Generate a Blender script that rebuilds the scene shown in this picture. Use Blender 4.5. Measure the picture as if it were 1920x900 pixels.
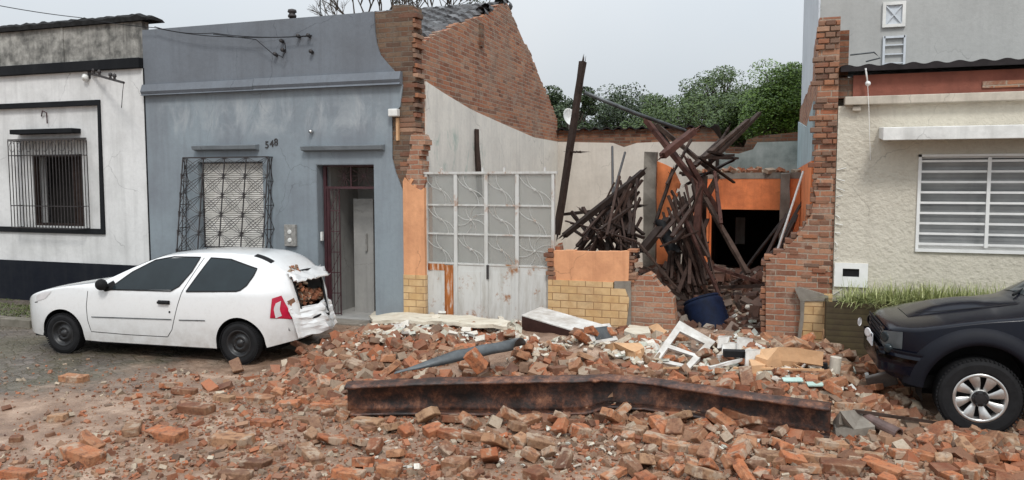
import bpy, bmesh, math, random
from mathutils import Vector, Matrix, noise
random.seed(7)
R_ = random.Random(11)
for o in list(bpy.data.objects): bpy.data.objects.remove(o)
scn = bpy.context.scene
COL = scn.collection

# ------------------------------------------------------------------ camera
F = 1450.0; PITCH = math.atan(110/F); YAW = math.atan(493/F)
CAMP = Vector((0, -11.247, 2.45))
cam = bpy.data.cameras.new("camera"); camo = bpy.data.objects.new("camera", cam); COL.objects.link(camo)
cam.sensor_fit = 'HORIZONTAL'; cam.sensor_width = 36; cam.lens = 36*F/1920; cam.clip_end = 2000; cam.clip_start = .05
camo.location = CAMP; camo.rotation_euler = (math.pi/2-PITCH, 0, YAW)
scn.camera = camo
# ------------------------------------------------------------------ world: overcast sky, brighter overhead
SUN_EL = math.radians(50); SUN_ROT = math.radians(154)
wd = bpy.data.worlds.new("World"); scn.world = wd; wd.use_nodes = True
wt = wd.node_tree; wt.nodes.clear()
def wn(t, **k):
    n = wt.nodes.new(t)
    for a, b in k.items(): setattr(n, a, b)
    return n
sky = wn('ShaderNodeTexSky', sky_type='NISHITA', sun_disc=False); sky.sun_elevation = SUN_EL; sky.sun_rotation = SUN_ROT
sky.air_density = 1.5; sky.dust_density = 4
hsv = wn('ShaderNodeHueSaturation'); hsv.inputs['Saturation'].default_value = .35
tc = wn('ShaderNodeTexCoord'); sp = wn('ShaderNodeSeparateXYZ'); wt.links.new(tc.outputs['Generated'], sp.inputs[0])
mx = wn('ShaderNodeMath', operation='MAXIMUM'); mx.inputs[1].default_value = 0; wt.links.new(sp.outputs['Z'], mx.inputs[0])
ma = wn('ShaderNodeMath', operation='MULTIPLY_ADD'); ma.inputs[1].default_value = 14.0; ma.inputs[2].default_value = 6.9; wt.links.new(mx.outputs[0], ma.inputs[0])
nz = wn('ShaderNodeTexNoise'); nz.inputs['Scale'].default_value = 2.6; nz.inputs['Detail'].default_value = 4; wt.links.new(tc.outputs['Generated'], nz.inputs['Vector'])
rp = wn('ShaderNodeValToRGB'); rp.color_ramp.elements[0].position = .3; rp.color_ramp.elements[0].color = (.79,.86,.93,1)
rp.color_ramp.elements[1].position = .72; rp.color_ramp.elements[1].color = (.87,.92,.97,1); wt.links.new(nz.outputs['Fac'], rp.inputs[0])
vm = wn('ShaderNodeVectorMath', operation='SCALE'); wt.links.new(rp.outputs[0], vm.inputs[0]); wt.links.new(ma.outputs[0], vm.inputs['Scale'])
mixw = wn('ShaderNodeMixRGB'); mixw.inputs[0].default_value = .88
wt.links.new(sky.outputs[0], hsv.inputs['Color']); wt.links.new(hsv.outputs[0], mixw.inputs[1]); wt.links.new(vm.outputs[0], mixw.inputs[2])
bg = wn('ShaderNodeBackground'); bg.inputs[1].default_value = .085
wo = wn('ShaderNodeOutputWorld'); wt.links.new(mixw.outputs[0], bg.inputs[0]); wt.links.new(bg.outputs[0], wo.inputs[0])
sl = bpy.data.lights.new("sun", 'SUN'); sl.energy = 1.5; sl.angle = math.radians(12); sl.color = (1, .97, .93)
so = bpy.data.objects.new("sun", sl); COL.objects.link(so)
so.rotation_euler = (math.radians(40), 0, math.radians(26))
scn.view_settings.view_transform = 'Standard'; scn.view_settings.look = 'None'; scn.view_settings.gamma = 1
scn.view_settings.exposure = 0.2; scn.view_settings.use_curve_mapping = False
scn.cycles.max_bounces = 6; scn.cycles.diffuse_bounces = 3

# ------------------------------------------------------------------ pixel -> world (photo of 1920x900)
CR = camo.rotation_euler.to_matrix()
def ray(px, py): return CR @ Vector(((px-960)/F, -(py-450)/F, -1))
def PF(px, py, Y=0.0):
    d = ray(px, py); t = (Y-CAMP.y)/d.y; return CAMP+d*t
def PG(px, py, z=0.0):
    d = ray(px, py); t = (z-CAMP.z)/d.z; return CAMP+d*t
def PX(px, py, X):
    d = ray(px, py); t = (X-CAMP.x)/d.x; return CAMP+d*t

# ------------------------------------------------------------------ material helpers
class NB:
    def __init__(s, name, rough=.7, metal=0):
        s.m = bpy.data.materials.new(name); s.m.use_nodes = True; s.t = s.m.node_tree
        s.p = s.t.nodes['Principled BSDF']; s.p.inputs['Roughness'].default_value = rough; s.p.inputs['Metallic'].default_value = metal
        s.h = []
        if rough > .55: s.p.inputs['Specular IOR Level'].default_value = .2
    def n(s, t, **k):
        x = s.t.nodes.new(t)
        for a, b in k.items(): setattr(x, a, b)
        return x
    def l(s, a, b): s.t.links.new(a, b)
    def pos(s, sc=(1,1,1), off=(0,0,0)):
        g = s.n('ShaderNodeNewGeometry'); m = s.n('ShaderNodeMapping'); m.inputs['Scale'].default_value = sc; m.inputs['Location'].default_value = off
        s.l(g.outputs['Position'], m.inputs[0]); return m.outputs[0]
    def obj(s, sc=(1,1,1)):
        g = s.n('ShaderNodeTexCoord'); m = s.n('ShaderNodeMapping'); m.inputs['Scale'].default_value = sc
        s.l(g.outputs['Object'], m.inputs[0]); return m.outputs[0]
    def noise(s, vec, scale, detail=6, rough=.6, dist=0):
        x = s.n('ShaderNodeTexNoise'); x.inputs['Scale'].default_value = scale; x.inputs['Detail'].default_value = detail
        x.inputs['Roughness'].default_value = rough; x.inputs['Distortion'].default_value = dist; s.l(vec, x.inputs['Vector']); return x.outputs['Fac']
    def vor(s, vec, scale, feature='F1', out='Distance'):
        x = s.n('ShaderNodeTexVoronoi', feature=feature); x.inputs['Scale'].default_value = scale; s.l(vec, x.inputs['Vector']); return x.outputs[out]
    def ramp(s, fac, stops, interp='LINEAR'):
        x = s.n('ShaderNodeValToRGB'); cr = x.color_ramp; cr.interpolation = interp
        while len(cr.elements) < len(stops): cr.elements.new(.5)
        for e, (p, c) in zip(cr.elements, stops):
            e.position = p; e.color = (c[0], c[1], c[2], 1) if not isinstance(c, (int, float)) else (c, c, c, 1)
        s.l(fac, x.inputs[0]); return x.outputs[0]
    def mix(s, fac, a, b, mode='MIX'):
        x = s.n('ShaderNodeMixRGB', blend_type=mode)
        for i, v in ((0, fac), (1, a), (2, b)):
            if isinstance(v, (int, float)): x.inputs[i].default_value = v if i == 0 else (v, v, v, 1)
            elif isinstance(v, tuple): x.inputs[i].default_value = (*v, 1)
            else: s.l(v, x.inputs[i])
        return x.outputs[0]
    def math(s, op, a, b=0, c=0):
        x = s.n('ShaderNodeMath', operation=op)
        for i, v in enumerate((a, b, c)):
            if isinstance(v, (int, float)): x.inputs[i].default_value = v
            else: s.l(v, x.inputs[i])
        return x.outputs[0]
    def col(s, c):
        if isinstance(c, tuple): s.p.inputs['Base Color'].default_value = (*c, 1)
        else: s.l(c, s.p.inputs['Base Color'])
    def rough(s, r):
        if isinstance(r, (int, float)): s.p.inputs['Roughness'].default_value = r
        else: s.l(r, s.p.inputs['Roughness'])
    def bump(s, h, strength=.4, dist=.02):
        x = s.n('ShaderNodeBump'); x.inputs['Strength'].default_value = strength; x.inputs['Distance'].default_value = dist
        s.l(h, x.inputs['Height'])
        if s.h: s.l(s.h[-1], x.inputs['Normal'])
        s.h = [x.outputs[0]]; s.l(x.outputs[0], s.p.inputs['Normal'])
    def z(s):
        g = s.n('ShaderNodeNewGeometry'); q = s.n('ShaderNodeSeparateXYZ'); s.l(g.outputs['Position'], q.inputs[0]); return q.outputs['Z'], q.outputs['X'], q.outputs['Y']
    def island(s):
        return s.n('ShaderNodeNewGeometry').outputs['Random Per Island']
    def rand(s):
        return s.n('ShaderNodeObjectInfo').outputs['Random']

def m_simple(name, c, rough=.6, metal=0, var=.25, sc=6, bump=.15):
    b = NB(name, rough, metal); v = b.pos()
    n = b.noise(v, sc, 6); d = tuple(x*(1-var) for x in c); u = tuple(min(1, x*(1+var*.5)) for x in c)
    b.col(b.ramp(n, [(.3, d), (.7, u)]))
    if bump: b.bump(b.noise(v, sc*8, 4), bump, .01)
    return b.m
def m_plaster(name, base, stain, amt=.5, streak=.5, sc=1.2, bump=.25, rough=.8, patch=None, coarse=0, thr=.5):
    b = NB(name, rough); v = b.pos()
    n1 = b.noise(v, sc, 8, .65); n2 = b.noise(b.pos((3.2, 3.2, .22)), 2.2, 6, .6); n3 = b.noise(v, 14, 5, .7)
    a = b.ramp(n1, [(thr-.08, 0), (thr+.22, 1)]); s_ = b.ramp(n2, [(.48, 0), (.75, 1)])
    c = b.mix(b.math('MULTIPLY', a, amt), base, stain)
    c = b.mix(b.math('MULTIPLY', s_, streak), c, stain)
    c = b.mix(b.math('MULTIPLY', b.ramp(n3, [(.45, 0), (.75, 1)]), .25), c, tuple(x*.6 for x in base))
    if patch:
        pc, ps, pt, mask = patch
        f = b.ramp(b.noise(b.pos((1, 1, .6)), ps, 6, .7, .6), [(pt, 0), (pt+.22, .9)])
        if mask:   # soft box mask in world coordinates
            z_, x_, y_ = b.z(); w = {'x': x_, 'y': y_, 'z': z_}
            for ax, lo, hi in mask:
                g1 = b.n('ShaderNodeMapRange'); b.l(w[ax], g1.inputs[0]); g1.inputs[1].default_value = lo; g1.inputs[2].default_value = lo+.25
                g2 = b.n('ShaderNodeMapRange'); b.l(w[ax], g2.inputs[0]); g2.inputs[1].default_value = hi; g2.inputs[2].default_value = hi-.25
                f = b.math('MULTIPLY', b.math('MULTIPLY', f, g1.outputs[0]), g2.outputs[0])
        c = b.mix(f, c, pc)
    vv = b.n('ShaderNodeVectorMath', operation='ADD'); nn_ = b.n('ShaderNodeTexNoise'); nn_.inputs['Scale'].default_value = 2.2; nn_.inputs['Detail'].default_value = 8; b.l(v, nn_.inputs['Vector'])
    b.l(v, vv.inputs[0]); sc_ = b.n('ShaderNodeVectorMath', operation='SCALE'); sc_.inputs['Scale'].default_value = .45; b.l(nn_.outputs['Color'], sc_.inputs[0]); b.l(sc_.outputs[0], vv.inputs[1]); ck = b.ramp(b.vor(vv.outputs[0], .75, 'DISTANCE_TO_EDGE'), [(.0, 1), (.005, 0)])
    ck = b.math('MULTIPLY', ck, b.ramp(b.noise(b.pos((1, 1, 1), (4, 4, 4)), .9, 2), [(.5, 0), (.6, .5)])); c = b.mix(ck, c, tuple(x*.22 for x in base))
    b.col(c)
    b.bump(b.noise(v, 9, 6, .7), bump, .02)
    if coarse: b.bump(b.noise(v, 22, 3, .5), coarse, .05)
    return b.m
def m_brick(name, dark=1.0, mortar=(.20,.165,.13), tint=(1,1,1)):
    b = NB(name, .85); g = b.n('ShaderNodeNewGeometry'); q = b.n('ShaderNodeSeparateXYZ'); b.l(g.outputs['Position'], q.inputs[0])
    cx = b.n('ShaderNodeCombineXYZ'); w = b.noise(b.pos(), 5, 4)
    b.l(b.math('ADD', q.outputs['X'], q.outputs['Y']), cx.inputs[0]); b.l(b.math('MULTIPLY_ADD', w, .03, q.outputs['Z']), cx.inputs[1])
    bt = b.n('ShaderNodeTexBrick'); b.l(cx.outputs[0], bt.inputs['Vector']); bt.inputs['Scale'].default_value = 1
    bt.inputs['Brick Width'].default_value = .27; bt.inputs['Row Height'].default_value = .078; bt.inputs['Mortar Size'].default_value = .009
    bt.inputs['Mortar Smooth'].default_value = .3; bt.inputs['Bias'].default_value = 0
    bt.inputs['Color1'].default_value = (0, 0, 0, 1); bt.inputs['Color2'].default_value = (1, 1, 1, 1); bt.inputs['Mortar'].default_value = (.5, .5, .5, 1)
    k = [tuple(a*dark*t for a, t in zip(c, tint)) for c in ((.135,.055,.033), (.30,.125,.065), (.24,.085,.045), (.34,.17,.10))]
    c = b.ramp(bt.outputs['Color'], [(0, k[0]), (.35, k[2]), (.7, k[1]), (1, k[3])])
    c = b.mix(b.ramp(b.noise(b.pos(), 1.4, 6, .7), [(.4, 0), (.66, .65)]), c, tuple(x*dark for x in (.20,.14,.105)))
    c = b.mix(bt.outputs['Fac'], c, tuple(x*dark for x in mortar))
    c = b.mix(b.ramp(b.noise(b.pos(), 3.3, 8, .75, .4), [(.52, 0), (.66, .75)]), c, tuple(x*dark*1.05 for x in mortar))
    c = b.mix(b.ramp(b.noise(b.pos((1, 1, 1), (5, 2, 8)), 1.9, 8, .75, .4), [(.55, 0), (.7, .7)]), c, tuple(x*dark*.45 for x in mortar))
    c = b.mix(b.ramp(b.noise(b.pos(), 30, 4, .7), [(.45, 0), (.8, .5)]), c, tuple(x*dark*.5 for x in (.2,.12,.08)))
    b.col(c)
    b.bump(b.math('SUBTRACT', 1, bt.outputs['Fac']), .7, .015); b.bump(b.noise(b.pos(), 18, 6, .7), .5, .02)
    return b.m
def m_rubble(name, stops, isl=True, dust=(.30,.19,.125), dustamt=.6, bump=.6):
    b = NB(name, .78); v = b.obj()
    c = b.ramp(b.island() if isl else b.rand(), stops, 'LINEAR')
    n = b.noise(v if not isl else b.pos(), 9 if not isl else 7, 6, .7)
    c = b.mix(b.ramp(n, [(.38, 0), (.68, dustamt)]), c, dust)
    if not isl:
        pm = b.n('ShaderNodeMapping'); b.l(b.pos(), pm.inputs[0]); c = b.mix(b.ramp(b.noise(pm.outputs[0], 5.5, 4, .6, .5), [(.53, 0), (.60, .85)]), c, (.40,.31,.23)); c = b.mix(b.ramp(b.noise(b.pos((1,1,1),(7,3,1)), 13, 5, .7), [(.5, 0), (.62, .7)]), c, (.12,.055,.035))
    n2 = b.noise(b.pos(), 40, 4, .7)
    c = b.mix(b.ramp(n2, [(.5, 0), (.75, .45)]), c, (.09,.055,.04))
    b.col(c); b.rough(b.ramp(b.noise(b.pos(), 2, 3), [(.3, .38), (.7, .85)]))
    b.bump(b.noise(b.pos(), 45, 5, .7), bump, .01)
    return b.m
def m_wood(name, a, c, gloss=.7):
    b = NB(name, gloss); t = b.ramp(b.island(), [(0, a), (.5, tuple((x+y)/2 for x, y in zip(a, c))), (1, c)])
    oi = b.ramp(b.rand(), [(0, .65), (1, 1.25)])
    t = b.mix(1.0, t, oi, 'MULTIPLY')
    t = b.mix(b.ramp(b.noise(b.pos((1, 1, 1)), 7, 7, .75, 1.2), [(.4, 0), (.7, .7)]), t, tuple(x*.35 for x in a))
    b.col(t); b.bump(b.noise(b.pos(), 25, 6, .75), .5, .01); return b.m
def m_rust(name):
    b = NB(name, .5); v = b.pos()
    c = b.ramp(b.noise(b.pos((1.5, 1, 1.3)), 3.2, 12, .8, .15), [(.36, (.010,.008,.008)), (.46, (.032,.017,.013)), (.53, (.09,.036,.022)), (.60, (.20,.085,.045)), (.72, (.42,.22,.14))])
    b.col(c); b.rough(b.ramp(b.noise(v, 5, 5), [(.35, .28), (.65, .75)])); b.bump(b.noise(v, 22, 8, .75), .6, .012); return b.m
def m_paint(name, c, dirt=(.25,.2,.15), dz=(.15, .65), amt=.5, coat=1.0, rg=.3):
    b = NB(name, rg); z_, _, _ = b.z()
    g = b.n('ShaderNodeMapRange'); b.l(z_, g.inputs[0]); g.inputs[1].default_value = dz[1]; g.inputs[2].default_value = dz[0]
    f = b.math('MULTIPLY', g.outputs[0], b.ramp(b.noise(b.pos(), 6, 6, .7), [(.3, .15), (.7, 1)]))
    f = b.math('MULTIPLY', f, amt)
    f2 = b.ramp(b.noise(b.pos(), 14, 6, .8), [(.5, 0), (.8, .16)])
    b.col(b.mix(f2, b.mix(f, c, dirt), dirt)); b.p.inputs['Coat Weight'].default_value = coat; b.p.inputs['Coat Roughness'].default_value = .06
    b.bump(b.noise(b.pos(), 90, 3), .05, .003)
    return b.m
M = {}
M['white_wall'] = m_plaster('white_wall', (.70,.70,.69), (.40,.40,.39), .55, .45)
M['stain_wall'] = m_plaster('stain_wall', (.50,.49,.45), (.07,.07,.066), .9, .95, 3.0, .4, thr=.38)
M['black_paint'] = m_plaster('black_paint', (.009,.010,.012), (.025,.026,.028), .5, .3, rough=.9)
M['moss_cap'] = m_simple('moss_cap', (.022,.022,.022), .9, var=.6, sc=12, bump=.8)
M['plinth_black'] = m_plaster('plinth_black', (.006,.008,.014), (.022,.024,.027), .6, .4, rough=.85)
M['grey_up'] = m_plaster('grey_up', (.17,.19,.215), (.12,.128,.142), .8, .5, .8)
M['grey_low'] = m_plaster('grey_low', (.245,.285,.312), (.165,.178,.20), .8, .55, .8,
    patch=((.36,.385,.40), 2.2, .44, (('z', 3.15, 3.95), ('x', -10.6, -5.9))))
M['grey_trim'] = m_plaster('grey_trim', (.19,.21,.225), (.10,.115,.125), .6, .3, 2)
M['brick'] = m_brick('brick', 1.42, mortar=(.26,.21,.165))
M['brick_dark'] = m_brick('brick_dark', .85)
M['brick_grey'] = m_brick('brick_grey', .8, tint=(.72, 1.02, 1.2))
M['side_plaster'] = m_plaster('side_plaster', (.80,.77,.70), (.56,.54,.50), .7, .6, 1.1,
    patch=((.20,.36,.31), 2.4, .54, (('z', 2.3, 3.5), ('y', .5, 3.2))))
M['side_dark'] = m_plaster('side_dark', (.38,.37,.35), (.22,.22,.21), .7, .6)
M['back_plaster'] = m_plaster('back_plaster', (.66,.61,.54), (.44,.40,.35), .75, .5, .9)
M['back_green'] = m_plaster('back_green', (.50,.53,.50), (.16,.19,.17), .9, .4, 1.3, thr=.46)
M['blue_plaster'] = m_plaster('blue_plaster', (.42,.52,.55), (.25,.32,.33), .8, .5, 2)
M['orange_wall'] = m_plaster('orange_wall', (.90,.29,.11), (.42,.13,.06), .7, .55, 2.2, .4)
M['peach_wall'] = m_plaster('peach_wall', (.72,.36,.19), (.42,.19,.10), .7, .6, 2.2, .4)
M['concrete'] = m_plaster('concrete', (.27,.245,.21), (.12,.10,.08), .8, .5, 3, .5)
M['tall_wall'] = m_plaster('tall_wall', (.44,.445,.43), (.33,.335,.325), .8, .4, .5)
M['tall_side'] = m_plaster('tall_side', (.62,.66,.70), (.45,.48,.5), .5, .4)
M['cream_wall'] = m_plaster('cream_wall', (.60,.56,.47), (.45,.41,.34), .5, .35, 1.0, .3, coarse=.4)
M['cream_trim'] = m_plaster('cream_trim', (.55,.50,.42), (.25,.22,.18), .6, .6, 3)
M['red_paint'] = m_plaster('red_paint', (.27,.10,.07), (.16,.06,.045), .8, .4, 3, .6)
M['white_trim'] = m_plaster('white_trim', (.78,.78,.75), (.35,.35,.33), .5, .5, 3)
M['white_paint'] = m_simple('white_paint', (.80,.80,.78), .4, var=.1, bump=.05)
M['dark'] = m_simple('dark', (.012,.012,.013), .7, var=.3)
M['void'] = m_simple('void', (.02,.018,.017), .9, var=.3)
M['iron'] = m_simple('iron', (.035,.030,.030), .55, var=.4, sc=20)
M['wine_iron'] = m_simple('wine_iron', (.055,.018,.022), .45, var=.4, sc=12)
M['shutter'] = m_plaster('shutter', (.66,.64,.60), (.42,.40,.36), .5, .5, 3)
M['dark_wood'] = m_simple('dark_wood', (.035,.022,.018), .6, var=.6, sc=7)
M['steel_plate'] = m_simple('steel_plate', (.30,.29,.27), .5, var=.4, sc=20)
M['tile_clay'] = m_rubble('tile_clay', [(0, (.018,.017,.018)), (.6, (.035,.034,.036)), (.85, (.08,.075,.075)), (1, (.25,.26,.27))], dust=(.25,.26,.27), dustamt=.6)
M['sheet_roof'] = m_simple('sheet_roof', (.022,.018,.019), .6, var=.5, sc=8)
M['gate_white'] = None
b = NB('gate_white', .6); v = b.pos()
c = b.mix(b.ramp(b.noise(b.pos((3, 3, .5)), 3, 6, .7), [(.45, 0), (.7, .8)]), (.56,.56,.54), (.36,.34,.30))
c = b.mix(b.ramp(b.noise(v, 3.2, 8, .75), [(.56, 0), (.66, 1)]), c, (.30,.14,.06)); b.col(c); b.bump(b.noise(v, 12, 6), .25, .01); M['gate_white'] = b.m
b = NB('gate_rust', .75); c = b.ramp(b.noise(b.pos((6, 6, .8)), 2.2, 7, .7), [(.35, (.18,.055,.02)), (.52, (.42,.15,.045)), (.62, (.55,.5,.45))]); b.col(c); b.bump(b.noise(b.pos(), 20, 6), .4, .01); M['gate_rust'] = b.m
# glazed tile cladding (yellow-tan tiles in running bond)
b = NB('yellow_tile', .35); g = b.n('ShaderNodeNewGeometry'); q = b.n('ShaderNodeSeparateXYZ'); b.l(g.outputs['Position'], q.inputs[0]); cx = b.n('ShaderNodeCombineXYZ')
b.l(b.math('ADD', q.outputs['X'], q.outputs['Y']), cx.inputs[0]); b.l(b.math('ADD', q.outputs['Z'], .02), cx.inputs[1]); bt = b.n('ShaderNodeTexBrick'); b.l(cx.outputs[0], bt.inputs['Vector'])
bt.inputs['Scale'].default_value = 1; bt.inputs['Brick Width'].default_value = .255; bt.inputs['Row Height'].default_value = .112; bt.inputs['Mortar Size'].default_value = .0055
bt.inputs['Color1'].default_value = (.60,.40,.19, 1); bt.inputs['Color2'].default_value = (.66,.47,.26, 1); bt.inputs['Mortar'].default_value = (.20,.10,.04, 1)
c = b.mix(b.ramp(b.noise(b.pos(), 5, 7, .7), [(.42, 0), (.7, .75)]), bt.outputs['Color'], (.44,.25,.11)); c = b.mix(b.ramp(b.noise(b.pos((1, 1, 1), (3, 1, 9)), 2.5, 8, .75), [(.5, 0), (.72, .6)]), c, (.30,.20,.12)); b.col(c); b.bump(b.math('SUBTRACT', 1, bt.outputs['Fac']), .4, .008); M['yellow_tile'] = b.m
BR = [(0, (.09,.04,.026)), (.18, (.30,.095,.042)), (.34, (.46,.155,.065)), (.5, (.30,.135,.07)), (.66, (.15,.075,.048)), (.82, (.36,.22,.13)), (1, (.40,.165,.08))]
M['brick_piece'] = m_rubble('brick_piece', BR, False, dust=(.37,.235,.14), dustamt=.5)
M['brick_rubble'] = m_rubble('brick_rubble', [(0, (.07,.035,.025)), (.18, (.24,.08,.04)), (.36, (.40,.14,.065)), (.52, (.20,.10,.065)), (.68, (.36,.21,.13)), (.8, (.12,.085,.065)), (.9, (.30,.24,.18)), (1, (.50,.43,.33))], True, dust=(.31,.19,.12), dustamt=.5)
M['pale_rubble'] = m_rubble('pale_rubble', [(0, (.60,.54,.43)), (.35, (.70,.67,.60)), (.6, (.50,.40,.29)), (.8, (.46,.50,.43)), (1, (.74,.72,.68))], True, dust=(.35,.25,.18), dustamt=.35)
M['pale_slab'] = m_plaster('pale_slab', (.66,.61,.50), (.38,.29,.20), .6, .1, 5)
M['shaded_inner_rubble'] = m_rubble('shaded_inner_rubble', [(0, (.04,.025,.02)), (.3, (.10,.045,.03)), (.55, (.17,.075,.05)), (.75, (.09,.065,.055)), (.93, (.20,.15,.12)), (1, (.40,.36,.30))], True, dust=(.12,.08,.06), dustamt=.5)  # wet-brown rubble tones, darkened to paint in the shade of the rooms
M['torn_brick'] = m_rubble('torn_brick', [(0, (.10,.05,.035)), (.3, (.26,.10,.055)), (.55, (.38,.16,.08)), (.8, (.18,.11,.08)), (1, (.44,.26,.17))], True, dust=(.20,.14,.10), dustamt=.6)
M['peach_slab'] = m_plaster('peach_slab', (.62,.38,.21), (.35,.21,.13), .5, .1, 5)
M['white_debris'] = m_plaster('white_debris', (.68,.67,.64), (.28,.23,.18), .7, .1, 4, thr=.42)
M['timber'] = m_wood('timber', (.028,.018,.014), (.085,.054,.041))
M['timber_red'] = m_wood('timber_red', (.05,.021,.017), (.11,.05,.038))
M['timber_dark'] = m_wood('timber_dark', (.020,.013,.011), (.055,.034,.026))
M['lath'] = m_wood('lath', (.018,.011,.009), (.075,.042,.031))
M['rust'] = m_rust('rust')
M['galv'] = m_simple('galv', (.10,.11,.115), .45, .3, var=.55, sc=5)
M['blue_plastic'] = m_simple('blue_plastic', (.004,.010,.032), .7, var=.5, sc=9, bump=.3)
M['pipe_clay'] = m_simple('pipe_clay', (.12,.075,.065), .5, var=.5, sc=12)
M['grey_plastic'] = m_simple('grey_plastic', (.17,.15,.135), .6, var=.4, sc=9)
M['glass_green'] = m_simple('glass_green', (.42,.58,.52), .15, var=.2)
M['car_white'] = m_paint('car_white', (.74,.745,.74), amt=.6)
M['car_navy'] = m_paint('car_navy', (.0025,.0035,.009), dirt=(.03,.025,.02), dz=(.3, .9), amt=.10, coat=.12, rg=.22)
M['flare'] = m_simple('flare', (.007,.008,.013), .6, var=.25, sc=5, bump=.03)
M['car_glass'] = m_simple('car_glass', (.018,.026,.030), .08, var=.25, sc=3, bump=0)
M['rubber'] = m_simple('rubber', (.014,.014,.015), .75, var=.35, sc=12)
M['rim_black'] = m_simple('rim_black', (.016,.016,.017), .4, var=.3)
M['alloy'] = m_simple('alloy', (.58,.57,.55), .28, .75, var=.25, sc=10, bump=.03)
M['lamp_red'] = m_simple('lamp_red', (.50,.015,.05), .12, var=.25, sc=10, bump=0)
M['lamp_clear'] = m_simple('lamp_clear', (.62,.60,.60), .12, var=.15, bump=0)
M['chrome'] = m_simple('chrome', (.5,.5,.5), .15, .9, var=.1, bump=0)
M['plate'] = m_simple('plate', (.7,.72,.75), .4, var=.1)
M['cable'] = m_simple('cable', (.02,.02,.022), .7)
M['bark'] = m_simple('bark', (.075,.06,.048), .9, var=.5, sc=8, bump=.6)
M['car_navy'].node_tree.nodes['Principled BSDF'].inputs['Specular IOR Level'].default_value = .22
M['car_glass'].node_tree.nodes['Principled BSDF'].inputs['Specular IOR Level'].default_value = .3
def m_leaf(name, a, c):
    b = NB(name, .55); b.col(b.ramp(b.island(), [(0, a), (1, c)])); b.p.inputs['Subsurface Weight'].default_value = 0
    return b.m
M['leaf_dark'] = m_leaf('leaf_dark', (.012,.026,.009), (.055,.085,.028))
M['leaf_mid'] = m_leaf('leaf_mid', (.018,.040,.008), (.085,.135,.028))
M['leaf_bright'] = m_leaf('leaf_bright', (.03,.07,.007), (.14,.235,.025))
M['grass'] = m_leaf('grass', (.13,.17,.04), (.50,.52,.24))
M['grass_low'] = m_leaf('grass_low', (.05,.08,.02), (.16,.18,.06))
M['planter'] = None
b = NB('planter', .75); w = b.n('ShaderNodeTexWave', wave_type='BANDS', bands_direction='Z'); b.l(b.pos(), w.inputs[0]); w.inputs['Scale'].default_value = 4.2; w.inputs['Distortion'].default_value = 1.0
c = b.mix(b.ramp(b.noise(b.pos(), 3, 6, .7), [(.4, 0), (.7, .8)]), (.065,.048,.030), (.10,.085,.04)); b.col(b.mix(b.ramp(w.outputs['Fac'], [(0, .55), (.15, 0)]), c, (.03,.022,.015))); b.bump(w.outputs['Fac'], .12, .01); M['planter'] = b.m
# road: worn setts under wet red mud
b = NB('road', .5); v = b.pos(); z_, x_, y_ = b.z()
ed = b.vor(b.pos((1, 1.25, 0)), 6.5, 'DISTANCE_TO_EDGE'); cell = b.vor(b.pos((1, 1.25, 0)), 6.5, 'F1', 'Color')
sep = b.n('ShaderNodeSeparateColor'); b.l(cell, sep.inputs[0])
stone = b.ramp(sep.outputs[0], [(0, (.075,.066,.058)), (.6, (.125,.108,.093)), (1, (.17,.145,.125))])
joint = b.ramp(ed, [(.0, 0), (.10, 1)]); c = b.mix(joint, (.07,.055,.035), stone)
mud = b.ramp(b.noise(v, 2.0, 9, .7), [(.32, (.14,.08,.052)), (.5, (.29,.185,.125)), (.66, (.52,.37,.27))])
g = b.n('ShaderNodeMapRange'); b.l(x_, g.inputs[0]); g.inputs[1].default_value = -9.5; g.inputs[2].default_value = -4.6; g.inputs[3].default_value = .02; g.inputs[4].default_value = .62
g2 = b.n('ShaderNodeMapRange'); b.l(y_, g2.inputs[0]); g2.inputs[1].default_value = -4.2; g2.inputs[2].default_value = -6.6; g2.inputs[3].default_value = 0; g2.inputs[4].default_value = .42
mf = b.ramp(b.math('ADD', b.math('ADD', b.math('MULTIPLY', b.noise(v, 1.1, 7, .65), .9), g.outputs[0]), g2.outputs[0]), [(.60, 0), (.86, .95)])
mo = b.ramp(b.noise(v, .9, 5), [(.42, 0), (.62, .5)]); c = b.mix(b.math('MULTIPLY', mo, b.math('SUBTRACT', 1, mf)), c, (.075,.075,.03))
c = b.mix(mf, c, mud); c = b.mix(b.ramp(b.noise(v, 42, 5, .8), [(.5, 0), (.72, .6)]), c, (.33,.22,.16))
c = b.mix(b.ramp(b.noise(v, 60, 4, .8), [(.52, 0), (.74, .6)]), c, (.05,.035,.027)); b.col(c)
b.rough(b.ramp(b.noise(v, 1.3, 6, .7), [(.36, .16), (.62, .62)]))
b.bump(b.mix(b.math('MULTIPLY', mf, .8), joint, (.6,.6,.6)), .6, .02); b.bump(b.noise(v, 16, 8, .75), .6, .03); M['road'] = b.m
M['kerb'] = m_plaster('kerb', (.20,.18,.15), (.09,.085,.06), .8, .2, 4)

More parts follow.
